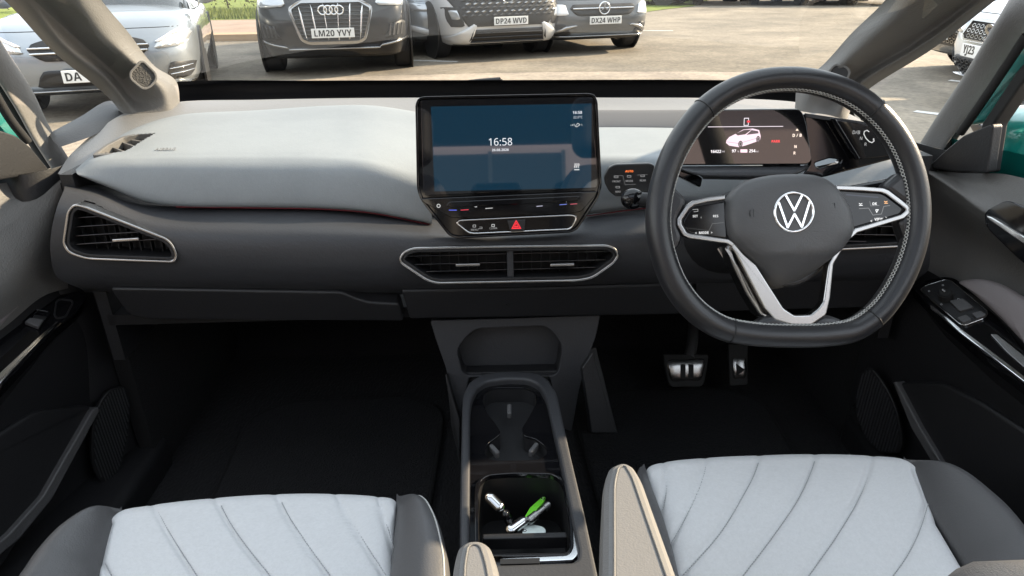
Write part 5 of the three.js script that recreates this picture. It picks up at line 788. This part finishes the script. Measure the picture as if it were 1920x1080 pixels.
// ================= front seats =================
function frontSeat(o) {
  const y0 = 0.60, at = (p, y = y0) => atY(p[0], p[1], y), t = thing('front_seat', o.label, 'seat', V(o.cx, 0.34, -0.45));
  const front = o.front.map((p) => at(p)), left = o.left.map((p) => at(p)), right = o.right.map((p) => at(p)), rear = -0.27;
  const interp = (list, key, val, want) => { const s = list.slice().sort((a, b) => a[key] - b[key]); if (val <= s[0][key]) return s[0][want]; for (let i = 1; i < s.length; i++) if (val <= s[i][key]) return lerp(s[i - 1][want], s[i][want], (val - s[i - 1][key]) / (s[i][key] - s[i - 1][key])); return s.at(-1)[want]; };
  const frontCurve = new THREE.CatmullRomCurve3(front, false, 'centripetal').getPoints(60);
  const seams = o.seams.map((s) => { const c = new THREE.CatmullRomCurve3(s.map((p) => at(p)), false, 'centripetal').getPoints(40); const a = c[0], b = c[1], d = a.clone().sub(b).normalize(); const e = c.at(-1), e2 = c.at(-2), de = e.clone().sub(e2).normalize(); return [a.clone().addScaledVector(V(d.x * 0.3, 0, d.z).normalize(), 0.06), ...c, e.clone().addScaledVector(de, 0.1)]; });
  const distSeam = (x, z) => { let m = 9; for (const s of seams) for (let i = 0; i + 1 < s.length; i++) { const ax = s[i].x, az = s[i].z, bx = s[i + 1].x - ax, bz = s[i + 1].z - az, u = Math.max(0, Math.min(1, ((x - ax) * bx + (z - az) * bz) / (bx * bx + bz * bz))); m = Math.min(m, Math.hypot(x - ax - bx * u, z - az - bz * u)); } return m; };
  const surf = (u, v) => { // v 0 rear .. 1 lip .. 1.3 rolled under
    const fz = frontCurve[Math.min(60, Math.round(u * 60))], fx = frontCurve[Math.min(60, Math.round(u * 60))].x; const uu = u * 60, i0 = Math.min(59, Math.floor(uu)), fp = frontCurve[i0].clone().lerp(frontCurve[i0 + 1], uu - i0);
    const r = 0.035, vm = Math.min(1, v), z0 = fp.z + r, z = lerp(rear, z0, vm), xl = interp(left, 'z', z, 'x'), xr = interp(right, 'z', z, 'x'), k = Math.max(0, 1 - (z - z0) / 0.08), xe = lerp(lerp(xl, xr, u), fp.x, z < z0 + 0.08 ? k : 0);
    const th = Math.max(0, v - 1) / 0.3 * 1.9; let X = xe, Y = y0 + 0.006 * (1 - (2 * u - 1) ** 2) + 0.004, Z = z - r * Math.sin(th); Y -= r * (1 - Math.cos(th)) + (1 - vm) * 0.03;
    const e = Math.min(u, 1 - u) * (xr - xl); Y -= 0.010 * Math.exp(-e / 0.010);
    const ds = distSeam(X, v > 1 ? z0 - r * th : Z), dip = 0.0034 * Math.exp(-((ds / 0.0032) ** 2)) + 0.0014 * Math.exp(-ds / 0.012);
    const lip = Math.max(0.25, 1 - th); return V(X, Y - dip * lip * Math.cos(Math.min(1.4, th)), Z + dip * lip * Math.sin(th));
  };
  const cols = []; for (let i = 0; i <= 170; i++) { const c = []; for (let j = 0; j <= 150; j++) c.push(surf(i / 170, j < 105 ? j / 105 : 1 + (j - 105) / 45 * 0.3)); cols.push(c); }
  const cu = part('cushion', gridGeo(cols), M.fabric, t);
  const st = []; for (const s of seams) { const c = new THREE.CatmullRomCurve3(s, false), len = c.getLength(), k = Math.floor(len / 0.0042); for (let i = 0; i < k; i++) { const p = c.getPointAt(i / k), q = c.getPointAt(Math.min(1, (i + 0.62) / k)); const fz = interp(frontCurve, 'x', p.x, 'z') + 0.034; const xl = interp(left, 'z', p.z, 'x'), xr = interp(right, 'z', p.z, 'x'); if (p.z < fz || p.x < xl || p.x > xr) continue; const u = (p.x - xl) / (xr - xl), yy = y0 + 0.006 * (1 - (2 * u - 1) ** 2) + 0.004 - 0.0040 - (1 - Math.min(1, (p.z - rear) / (fz - rear))) * 0.03; const a = V(p.x + 0.0028, yy + 0.002, p.z), b = V(q.x + 0.0028, yy + 0.002, q.z); st.push(rod(a, b, 0.0007, 4)); } }
  if (st.length) { const m = part('stitching', merged(st), M.threadPale, cu); m.userData.kind = 'stuff'; }
  for (const b of o.bolsters) {
    const inn = b.inner.map((p) => at(p, y0 - 0.004)), out = b.outer.map((p) => at(p, y0 + 0.02)), s = b.side;
    const extend = (l) => [...l, V(lerp(l.at(-1).x, o.cx + s * (s === b.side ? 0.24 : 0.2), 0.3), l.at(-1).y - 0.02, rear)];
    const I = extend(inn), O = extend(out), n = I.length, h = (i) => Math.min(1, i / 1.2) * (b.h || 0.032);
    const rows = [I.map((p) => p.clone().add(V(0, -0.02, 0))), I.map((p, i) => p.clone().lerp(O[i], 0.03).add(V(0, 0.002, 0))), I.map((p, i) => p.clone().lerp(O[i], 0.35).setY(y0 + h(i) * 0.75)), I.map((p, i) => p.clone().lerp(O[i], 0.7).setY(y0 + h(i) + 0.004)), I.map((p, i) => p.clone().lerp(O[i], 0.93).setY(y0 + h(i) * 0.9)), O.map((p, i) => p.clone().setY(y0 - 0.03)), O.map((p, i) => p.clone().add(V(s * 0.006, 0, 0)).setY(y0 - 0.12)), O.map((p) => p.clone().setY(y0 - 0.24))];
    part('bolster', sheet(rows, 60, 60), M.bolster, t);
    const pip = I.map((p, i) => p.clone().lerp(O[i], 0.9).setY(y0 + h(i) * 0.93 + 0.002)); if (b.piping) part('piping', tube(pip, 0.0012, 60, 5), M.thread, t);
  }
  // base, backrest, headrest
  part('base', box(0.44, 0.2, 0.46, o.cx, 0.44, -0.5, 0.03), M.black, t);
  const bk = round(P2([[-0.23, 0], [0.23, 0], [0.25, 0.2], [0.22, 0.44], [0.15, 0.60], [-0.15, 0.60], [-0.22, 0.44], [-0.25, 0.2]]), 0.06), bg = extrude(bk, 0.12, 0.04, -0.06); bg.rotateX(0.38); bg.translate(o.cx, 0.60, o.backZ); part('backrest', bg, M.bolster, t);
  const bf = pillow(P2([[-0.15, 0.04], [0.15, 0.04], [0.17, 0.2], [0.15, 0.42], [0.1, 0.52], [-0.1, 0.52], [-0.15, 0.42], [-0.17, 0.2]]), 0.03, 3); bf.translate(0, 0, 0.055); bf.rotateY(Math.PI); bf.rotateX(0.38); bf.translate(o.cx, 0.60, o.backZ); part('backrest_fabric', bf, M.fabric, t);
  for (const s of [-1, 1]) { const w = new THREE.CapsuleGeometry(0.05, 0.26, 6, 14); w.scale(1, 1, 1.1); w.rotateX(0.38); w.translate(o.cx + s * 0.19, o.wingY || 0.86, o.backZ - (o.wing || 0.06)); part('backrest_bolster', w, M.bolster, t); }
  const hr = new RoundedBoxGeometry(0.27, 0.2, 0.1, 4, 0.045); hr.rotateX(0.2); hr.translate(o.cx, 1.30, o.backZ + 0.26); part('headrest', hr, M.bolster, t);
  // fold-down armrest
  const fr = new Frame(atY(o.arm.tip[0], o.arm.tip[1] + 60, o.arm.y), V(0, 1, 0), V(0, 0, -1)), ao = fr.pts(o.arm.outline), g = extrude(round(ao, 0.03), 0.085, 0.014, -0.085, 10); part('armrest', fr.place(g), M.arm, t);
  const ap = round(inset(ao, 0.012), 0.026).getPoints(6).map((p) => fr.world(p.x, p.y, 0.0002)); part('armrest_piping', tube(ap, 0.0013, 120, 5, true), M.arm, t);
  return t;
}
frontSeat({ label: 'driver seat with pale quilted cushion, in front of the steering wheel', cx: 0.40, backZ: -0.10, wing: 0.113, wingY: 0.868,
  front: [[1206, 872], [1216, 862], [1242, 856], [1322, 849], [1425, 845], [1529, 843], [1636, 846], [1680, 850], [1692, 855], [1698, 862]], left: [[1206, 872], [1222, 915], [1241, 962], [1272, 1078]], right: [[1698, 862], [1732, 932], [1790, 1020], [1830, 1080]],
  seams: [[[1242, 857], [1247, 890], [1246, 920], [1238, 958]], [[1322, 849], [1317, 890], [1302, 930], [1280, 972], [1254, 1015]], [[1425, 845], [1412, 890], [1388, 935], [1345, 1000], [1275, 1072]], [[1529, 843], [1518, 885], [1492, 940], [1446, 1005], [1385, 1080]], [[1636, 846], [1626, 890], [1605, 940], [1565, 1005], [1510, 1080]], [[1738, 940], [1722, 990], [1700, 1035], [1668, 1080]]],
  bolsters: [{ side: 1, inner: [[1694, 858], [1722, 912], [1760, 975], [1800, 1034], [1840, 1090]], outer: [[1700, 850], [1790, 878], [1876, 942], [1925, 995], [1965, 1060]] }, { side: -1, inner: [[1208, 872], [1222, 915], [1240, 960], [1256, 1010], [1274, 1080]], outer: [[1196, 866], [1190, 900], [1186, 950], [1186, 1000], [1190, 1080]], h: 0.02 }],
  arm: { tip: [1165, 858], y: 0.76, outline: [[1130, 905], [1140, 868], [1165, 858], [1188, 864], [1206, 892], [1240, 985], [1290, 1120], [1330, 1260], [1120, 1260], [1126, 1090]] } });
frontSeat({ label: 'passenger seat with pale quilted cushion, in front of the glovebox', cx: -0.325, backZ: 0.0,
  front: [[224, 958], [236, 944], [282, 936], [398, 924], [512, 917], [625, 916], [708, 920], [736, 923], [744, 928], [746, 936]], left: [[224, 958], [205, 1015], [180, 1080], [165, 1120]], right: [[746, 936], [741, 985], [735, 1030], [728, 1100]],
  seams: [[[282, 937], [305, 985], [335, 1035], [365, 1080]], [[398, 924], [425, 980], [460, 1030], [502, 1080]], [[512, 917], [535, 968], [570, 1020], [616, 1080]], [[625, 916], [645, 962], [678, 1015], [716, 1070]], [[708, 920], [714, 960], [726, 1000], [738, 1040]], [[190, 1050], [200, 1070], [212, 1090]]],
  bolsters: [{ side: -1, inner: [[228, 952], [214, 990], [202, 1022], [190, 1055], [178, 1090]], outer: [[224, 942], [168, 960], [112, 996], [66, 1042], [28, 1095]] }, { side: 1, inner: [[744, 928], [741, 970], [737, 1010], [733, 1050], [728, 1095]], outer: [[754, 918], [796, 938], [820, 972], [838, 1028], [846, 1095]], piping: true }],
  arm: { tip: [890, 1003], y: 0.74, outline: [[848, 1055], [856, 1018], [876, 1004], [902, 1003], [922, 1016], [934, 1050], [950, 1130], [965, 1250], [835, 1250]] } });

// ================= front doors, standing ajar =================
function doorPlane(side, off = 0) { const a = rad(side < 0 ? 12 : 12), n = V(-side * Math.cos(a), 0, Math.sin(a)), o = V(side * 0.74, 0, -1.14).addScaledVector(n, off); return { o, n, d: V(side * Math.sin(a), 0, Math.cos(a)) }; }
const onDoor = (side, px, py, off = 0) => { const { o, n } = doorPlane(side, off); return onPlane(px, py, o, n); };
const doorPt = (side, s, y, off = 0) => { const { o, d } = doorPlane(side, off); return o.clone().addScaledVector(d, s).setY(y); };
for (const side of [-1, 1]) {
  const Lf = side < 0, t = thing('front_door', Lf ? 'passenger door with sunlit grainy top, standing ajar' : 'driver door with mirror switch panel, standing ajar', 'door', doorPt(side, 0.5, 0.35));
  const D = (px, py, off) => onDoor(side, px, py, off), Q = (s, y, off) => doorPt(side, s, y, off);
  // upper trim: window ledge, crease, concave face down to the armrest
  const rows = Lf ? [
    [D(112, 326, -0.05), D(60, 336, -0.06), D(0, 344, -0.06), Q(0.45, 0.985, -0.06), Q(1.15, 1.0, -0.06)],
    [D(116, 330, -0.015), D(60, 350, -0.045), D(0, 372, -0.05), Q(0.45, 0.965, -0.04), Q(1.15, 0.98, -0.04)],
    [D(118, 338, 0.006), D(60, 378, -0.018), D(0, 421, -0.022), Q(0.45, 0.925, -0.02), Q(1.15, 0.94, 0)],
    [D(119, 346, 0.008), D(62, 392, -0.012), D(0, 440, -0.014), Q(0.45, 0.905, -0.014), Q(1.15, 0.92, -0.006)],
    [D(112, 420, 0.0), D(70, 480, 0.012), D(0, 545, 0.018), Q(0.45, 0.80, 0.018), Q(1.15, 0.80, -0.045)],
    [D(128, 540, -0.0), D(80, 556, 0.0), D(0, 620, 0.0), Q(0.45, 0.72, 0.0), Q(1.15, 0.72, -0.03)]] : [
    [D(1736, 316, -0.05), D(1800, 324, -0.06), D(1880, 326, -0.06), D(1920, 334, -0.06), Q(0.5, 0.985, -0.06), Q(1.15, 1.0, -0.06)],
    [D(1737, 319, -0.02), D(1790, 336, -0.035), D(1850, 352, -0.04), D(1920, 372, -0.04), Q(0.5, 0.965, -0.04), Q(1.15, 0.98, -0.04)],
    [D(1738, 323, 0.004), D(1785, 352, 0.0), D(1845, 396, 0.0), D(1920, 440, 0.0), Q(0.5, 0.925, 0), Q(1.15, 0.94, 0)],
    [D(1739, 332, 0.002), D(1785, 366, -0.006), D(1845, 410, -0.008), D(1920, 456, -0.008), Q(0.5, 0.905, -0.008), Q(1.15, 0.92, -0.008)],
    [D(1728, 430, -0.02), D(1780, 440, -0.045), D(1845, 470, -0.05), D(1920, 510, -0.05), Q(0.5, 0.80, -0.045), Q(1.15, 0.80, -0.045)],
    [D(1712, 532, -0.01), D(1770, 540, -0.03), D(1840, 580, -0.03), D(1920, 640, -0.03), Q(0.5, 0.72, -0.03), Q(1.15, 0.72, -0.03)]];
  part('upper_trim', sheet(rows, 60, 60), M.doorTop, t);
  part('lower_trim', sheet([[Q(-0.02, 0.76, -0.01), Q(0.4, 0.74, -0.02), Q(1.15, 0.74, -0.02)], [Q(-0.02, 0.66, 0.0), Q(0.4, 0.64, 0.0), Q(1.15, 0.64, 0.0)], [Q(-0.05, 0.5, -0.01), Q(0.4, 0.5, -0.02), Q(1.15, 0.5, -0.02)], [Q(-0.05, 0.34, -0.03), Q(0.4, 0.34, -0.03), Q(1.15, 0.34, -0.03)], [Q(-0.05, 0.24, -0.10), Q(0.4, 0.24, -0.10), Q(1.15, 0.24, -0.10)]], 30, 24), M.dark, t);
  part('outer_skin', sheet([[Q(-0.05, 0.96, -0.10), Q(1.15, 1.0, -0.10)], [Q(-0.05, 0.7, -0.17), Q(1.15, 0.7, -0.17)], [Q(-0.05, 0.32, -0.12), Q(1.15, 0.32, -0.12)]], 10, 14), M.teal, t);
  // gloss armrest bridge
  const an = V(-side * 0.55, 1, 0.25).normalize(), ao = D(Lf ? 60 : 1790, Lf ? 640 : 590, 0.02), f = new Frame(ao, an, V(0, 0, -1));
  const arm = Lf ? [[-260, 900], [-160, 640], [-20, 582], [46, 553], [66, 545], [150, 545], [164, 556], [150, 578], [108, 612], [0, 728], [-120, 880]] : [[1706, 536], [1716, 530], [1770, 517], [1790, 520], [1850, 566], [1920, 655], [2020, 760], [2100, 980], [2040, 900], [1930, 728], [1850, 668], [1760, 592], [1716, 546]];
  part('armrest_bridge', f.place(extrude(round(f.pts(arm), 0.008), 0.03, 0.003, -0.03)), M.gloss, t);
  const ab = f.pts(arm); part('armrest_side', f.place(extrude(round(inset(ab, 0.006), 0.008), 0.10, 0.01, -0.13)), M.dark, t);
  const strip = Lf ? [[108, 604], [70, 634], [0, 700], [-120, 830], [-130, 850], [0, 722], [60, 656]] : [[1744, 574], [1800, 616], [1860, 660], [1920, 706], [2010, 800], [2004, 810], [1920, 718], [1850, 664], [1790, 618]];
  part('chrome_strip', f.place(extrude(round(f.pts(strip, 0.002), 0.002), 0.006, 0.0015, -0.001)), M.chrome, t);
  if (Lf) {
    const sw = f.pts([[44, 606], [68, 583], [94, 588], [72, 617]]); const s = part('switch_well', f.place(extrude(ringShape(inset(sw, -0.002), inset(sw, 0.001), 0.004, 0.003), 0.004, 0.001, 0.0)), M.gloss, t);
    part('window_switch', f.place(extrude(round(f.pts([[46, 606], [56, 598], [82, 602], [72, 616]], 0.004), 0.002), 0.007, 0.0015, 0.001)), M.bolster, s); part('window_switch_lip', f.place(extrude(round(f.pts([[64, 590], [88, 594], [84, 601], [60, 598]], 0.004), 0.002), 0.004, 0.001, 0.001)), M.black, s);
    const pp = f.pts([[104, 566], [112, 561], [136, 564], [138, 570], [124, 596], [106, 600], [100, 592]]); part('pull_cup', f.place(extrude(ringShape(pp, inset(pp, 0.0025), 0.006, 0.004), 0.003, 0.0006, 0)), M.dark, t);
    const pad = new Frame(D(10, 590, -0.005), V(0.8, 0.5, 0.3).normalize()); part('elbow_pad', pad.place(pillow(pad.pts([[-140, 640], [-60, 575], [0, 556], [40, 558], [44, 564], [10, 600], [-40, 660], [-100, 720]]), 0.014, 3)), M.mauve, t);
  } else {
    const pf = [[1727, 544], [1734, 538], [1772, 526], [1782, 528], [1852, 586], [1846, 596], [1808, 610], [1798, 606]], pn = f.pts(pf, 0.002), sp = part('switch_panel', f.place(extrude(round(pn, 0.005), 0.005, 0.001, 0.0)), M.dark, t);
    part('switch_panel_edge', f.place(extrude(ringShape(inset(pn, -0.002), pn, 0.006, 0.005), 0.004, 0.0006, 0.0)), M.chrome, sp);
    const k = f.uv(1773, 553, 0.012); part('mirror_knob', f.place(merged([new THREE.CylinderGeometry(0.0105, 0.0115, 0.012, 24).rotateX(Math.PI / 2).translate(k.x, k.y, 0.011), new THREE.CylinderGeometry(0.0085, 0.0085, 0.003, 24).rotateX(Math.PI / 2).translate(k.x, k.y, 0.0175)])), M.rubber, sp);
    part('knob_dial_mark', f.place(box(0.0018, 0.006, 0.001, k.x, k.y + 0.004, 0.0195)), M.print, sp);
    for (const q of [[[1780, 566], [1806, 562], [1826, 578], [1800, 586]], [[1795, 598], [1812, 592], [1822, 601], [1806, 608]], [[1822, 590], [1840, 585], [1850, 593], [1832, 600]]]) part('window_switch', f.place(extrude(round(f.pts(q, 0.006), 0.002), 0.006, 0.0012, 0.004)), M.bolster, sp);
    for (const [x, y] of [[1742, 546], [1768, 535], [1765, 571], [1797, 561]]) { const g = text('o', 0.0045, 0.0004, fontThin); const q = f.uv(x, y, 0.005); g.translate(q.x, q.y, 0.0052); part('switch_mark', f.place(g), M.print, sp); }
    const pad = new Frame(D(1870, 560, -0.01), V(-0.8, 0.45, 0.3).normalize()); part('elbow_pad', pad.place(pillow(pad.pts([[1800, 530], [1830, 524], [1870, 530], [1920, 556], [2000, 610], [2020, 700], [1960, 690], [1920, 642], [1870, 590], [1815, 542]]), 0.014, 3)), M.mauve, t);
    const hf = new Frame(D(1890, 420, 0.0), V(-1, 0.25, 0.3).normalize()), ho = hf.pts([[1850, 402], [1856, 394], [1886, 378], [1900, 378], [1990, 420], [2010, 520], [1980, 530], [1920, 492], [1862, 436], [1852, 424]]);
    part('handle_recess', hf.place(extrude(round(ho, 0.01), 0.012, 0.002, -0.006)), M.gloss, t); part('door_handle', hf.place(extrude(round(hf.pts([[1852, 404], [1862, 406], [1920, 440], [1980, 480], [1975, 496], [1918, 456], [1856, 412]], 0.008), 0.004), 0.008, 0.002, 0.005)), M.chrome, t);
    part('pull_insert', f.place(extrude(round(f.pts([[1856, 627], [1870, 628], [1920, 668], [1980, 740], [1970, 744], [1920, 690], [1890, 664]], 0.001), 0.003), 0.003, 0.001, 0.0)), M.steel, t);
  }
  // storage pocket with its rail, and the speaker grille
  const pk = Lf ? [[166, 762], [156, 760], [60, 770], [0, 808], [-160, 900], [-160, 1200], [0, 1060], [74, 935]] : [[1688, 722], [1698, 716], [1770, 716], [1840, 750], [1950, 820], [2100, 1000], [2000, 1100], [1880, 1000], [1776, 872]];
  const lf = new Frame(D(Lf ? 100 : 1760, Lf ? 880 : 800, 0.008), doorPlane(side).n.clone().add(V(0, 0.1, 0)));
  part('pocket', lf.place(extrude(round(lf.pts(pk), 0.02), 0.02, 0.006, -0.012)), M.dark, t);
  const rail = Lf ? [[168, 762], [172, 770], [82, 935], [20, 1010], [-80, 1090], [-90, 1075], [0, 1000], [64, 930], [158, 768]] : [[1688, 716], [1694, 714], [1740, 800], [1784, 872], [1860, 960], [1850, 968], [1766, 872], [1722, 800]];
  part('pocket_rail', lf.place(extrude(round(lf.pts(rail), 0.003), 0.022, 0.003, -0.004)), M.bolster, t);
  const gr = new Frame(D(Lf ? 205 : 1645, Lf ? 815 : 785, 0.02), doorPlane(side).n.clone().add(V(0, 0.05, 0.25))), el = gr.pts(Lf ? [[172, 800], [182, 760], [205, 728], [235, 722], [244, 760], [240, 820], [225, 880], [200, 912], [178, 890], [170, 850]] : [[1604, 740], [1612, 700], [1632, 686], [1660, 720], [1684, 770], [1694, 830], [1688, 850], [1650, 850], [1622, 820], [1606, 780]]);
  const sp2 = part('speaker_panel', gr.place(extrude(round(el, 0.02), 0.008, 0.002, -0.006)), M.black, t);
  for (let i = 0; i < 20; i++) { const xs = el.map((p) => p.x), x = lerp(Math.min(...xs), Math.max(...xs), (i + 0.5) / 20), ys = hits(inset(el, 0.004).map((p) => new THREE.Vector2(p.y, p.x)), x); if (ys.length > 1) { const g = box(0.0017, (ys.at(-1) - ys[0]) * 0.98, 0.004, x, (ys[0] + ys.at(-1)) / 2, 0.0022, 0.0007); part('grille_slat', gr.place(g), M.soft, sp2); } }
  // mirror corner, painted frame and seals
  const mc = Lf ? [[-120, 236], [0, 244], [30, 254], [58, 276], [96, 322], [0, 338], [-120, 352]] : [[1738, 314], [1772, 282], [1806, 254], [1858, 232], [1862, 238], [1850, 324], [1790, 322]];
  const mf = new Frame(D(Lf ? 0 : 1810, Lf ? 300 : 300, -0.03), doorPlane(side).n); part('mirror_corner_trim', mf.place(extrude(round(mf.pts(mc), 0.005), 0.02, 0.003, -0.02)), M.dark, t);
  const fr0 = Lf ? [[-10, 190], [-60, 60], [-110, 60], [-60, 200], [20, 262], [44, 262]] : [[1812, 236], [1856, 176], [1930, 60], [1990, 60], [1925, 140], [1862, 228]];
  const of = new Frame(D(Lf ? 0 : 1860, Lf ? 210 : 170, -0.07), doorPlane(side).n); part('painted_frame', of.place(extrude(round(of.pts(fr0), 0.004), 0.02, 0.006, -0.02)), M.teal, t);
  if (!Lf) { part('window_frame', of.place(extrude(round(of.pts([[1858, 232], [1924, 134], [1990, 60], [2010, 70], [1932, 160], [1882, 232], [1868, 322], [1852, 322]]), 0.004), 0.03, 0.004, -0.01)), M.rubber, t); part('frame_seal', tube([D(1800, 250, -0.05), D(1850, 178, -0.05), D(1925, 66, -0.05)], 0.007, 20, 8), M.rubber, t); }
  else part('frame_seal', tube([D(52, 266, -0.05), D(18, 222, -0.05), D(-40, 120, -0.05)], 0.007, 20, 8), M.rubber, t);
  const gl = [Q(0.10, 0.97, -0.075), Q(1.1, 0.98, -0.075), Q(0.9, 1.40, -0.0), Q(0.42, 1.38, -0.0)]; const pg = gridGeo([[gl[0], gl[3]], [gl[1], gl[2]]], {}); part('window_pane', pg, M.pane, t);
}
{ // teal door mirrors
  for (const side of [-1, 1]) {
    const c = side > 0 ? atX(1925, 264, 0.93) : V(-0.98, 1.02, -0.98), t = thing('door_mirror', side > 0 ? 'teal door mirror beyond the driver window' : 'teal door mirror beyond the passenger window', 'mirror', c);
    const g = new THREE.SphereGeometry(1, 28, 18), p = g.attributes.position; for (let i = 0; i < p.count; i++) { let x = p.getX(i), y = p.getY(i), z = p.getZ(i); const q = 4, n = (Math.abs(x) ** q + Math.abs(y) ** q + Math.abs(z) ** q) ** (1 / q); x /= n; y /= n; z /= n; p.setXYZ(i, c.x + side * 0.06 + x * 0.115, c.y + y * 0.06 * (1 + 0.15 * side * x), c.z + z * 0.07); } g.computeVertexNormals();
    part('shell', g, M.teal, t);
    part('glass', new RoundedBoxGeometry(0.19, 0.095, 0.006, 2, 0.003).translate(c.x + side * 0.06, c.y, c.z + 0.07), std({ color: rgb(0.8, 0.82, 0.84), metalness: 1, roughness: 0.03 }), t);
    part('foot', box(0.16, 0.05, 0.09, c.x - side * 0.02, c.y - 0.075, c.z, 0.015), M.dark, t);
  }
}
{ // teal bonnet ahead of the windscreen and the wings
  const b = thing('bonnet', 'teal bonnet of the car beyond the windscreen base', 'bonnet', V(CX, 0.9, -2));
  part('panel', sheet([[-1.62, 0.99], [-1.85, 0.95], [-2.1, 0.86], [-2.3, 0.70]].map(([z, y]) => [-0.8, -0.5, 0, 0.5, 0.8].map((x) => V(CX + x * (z < -2.2 ? 0.85 : 1), y - 0.10 * x * x, z + 0.25 * x * x * (z < -2 ? 1 : 0.3)))), 20, 16, { thick: 0.004 }), M.teal, b);
}
scene.traverse((o) => { if (o.isMesh) { o.castShadow = true; o.receiveShadow = true; } });
renderer.render(scene, camera);
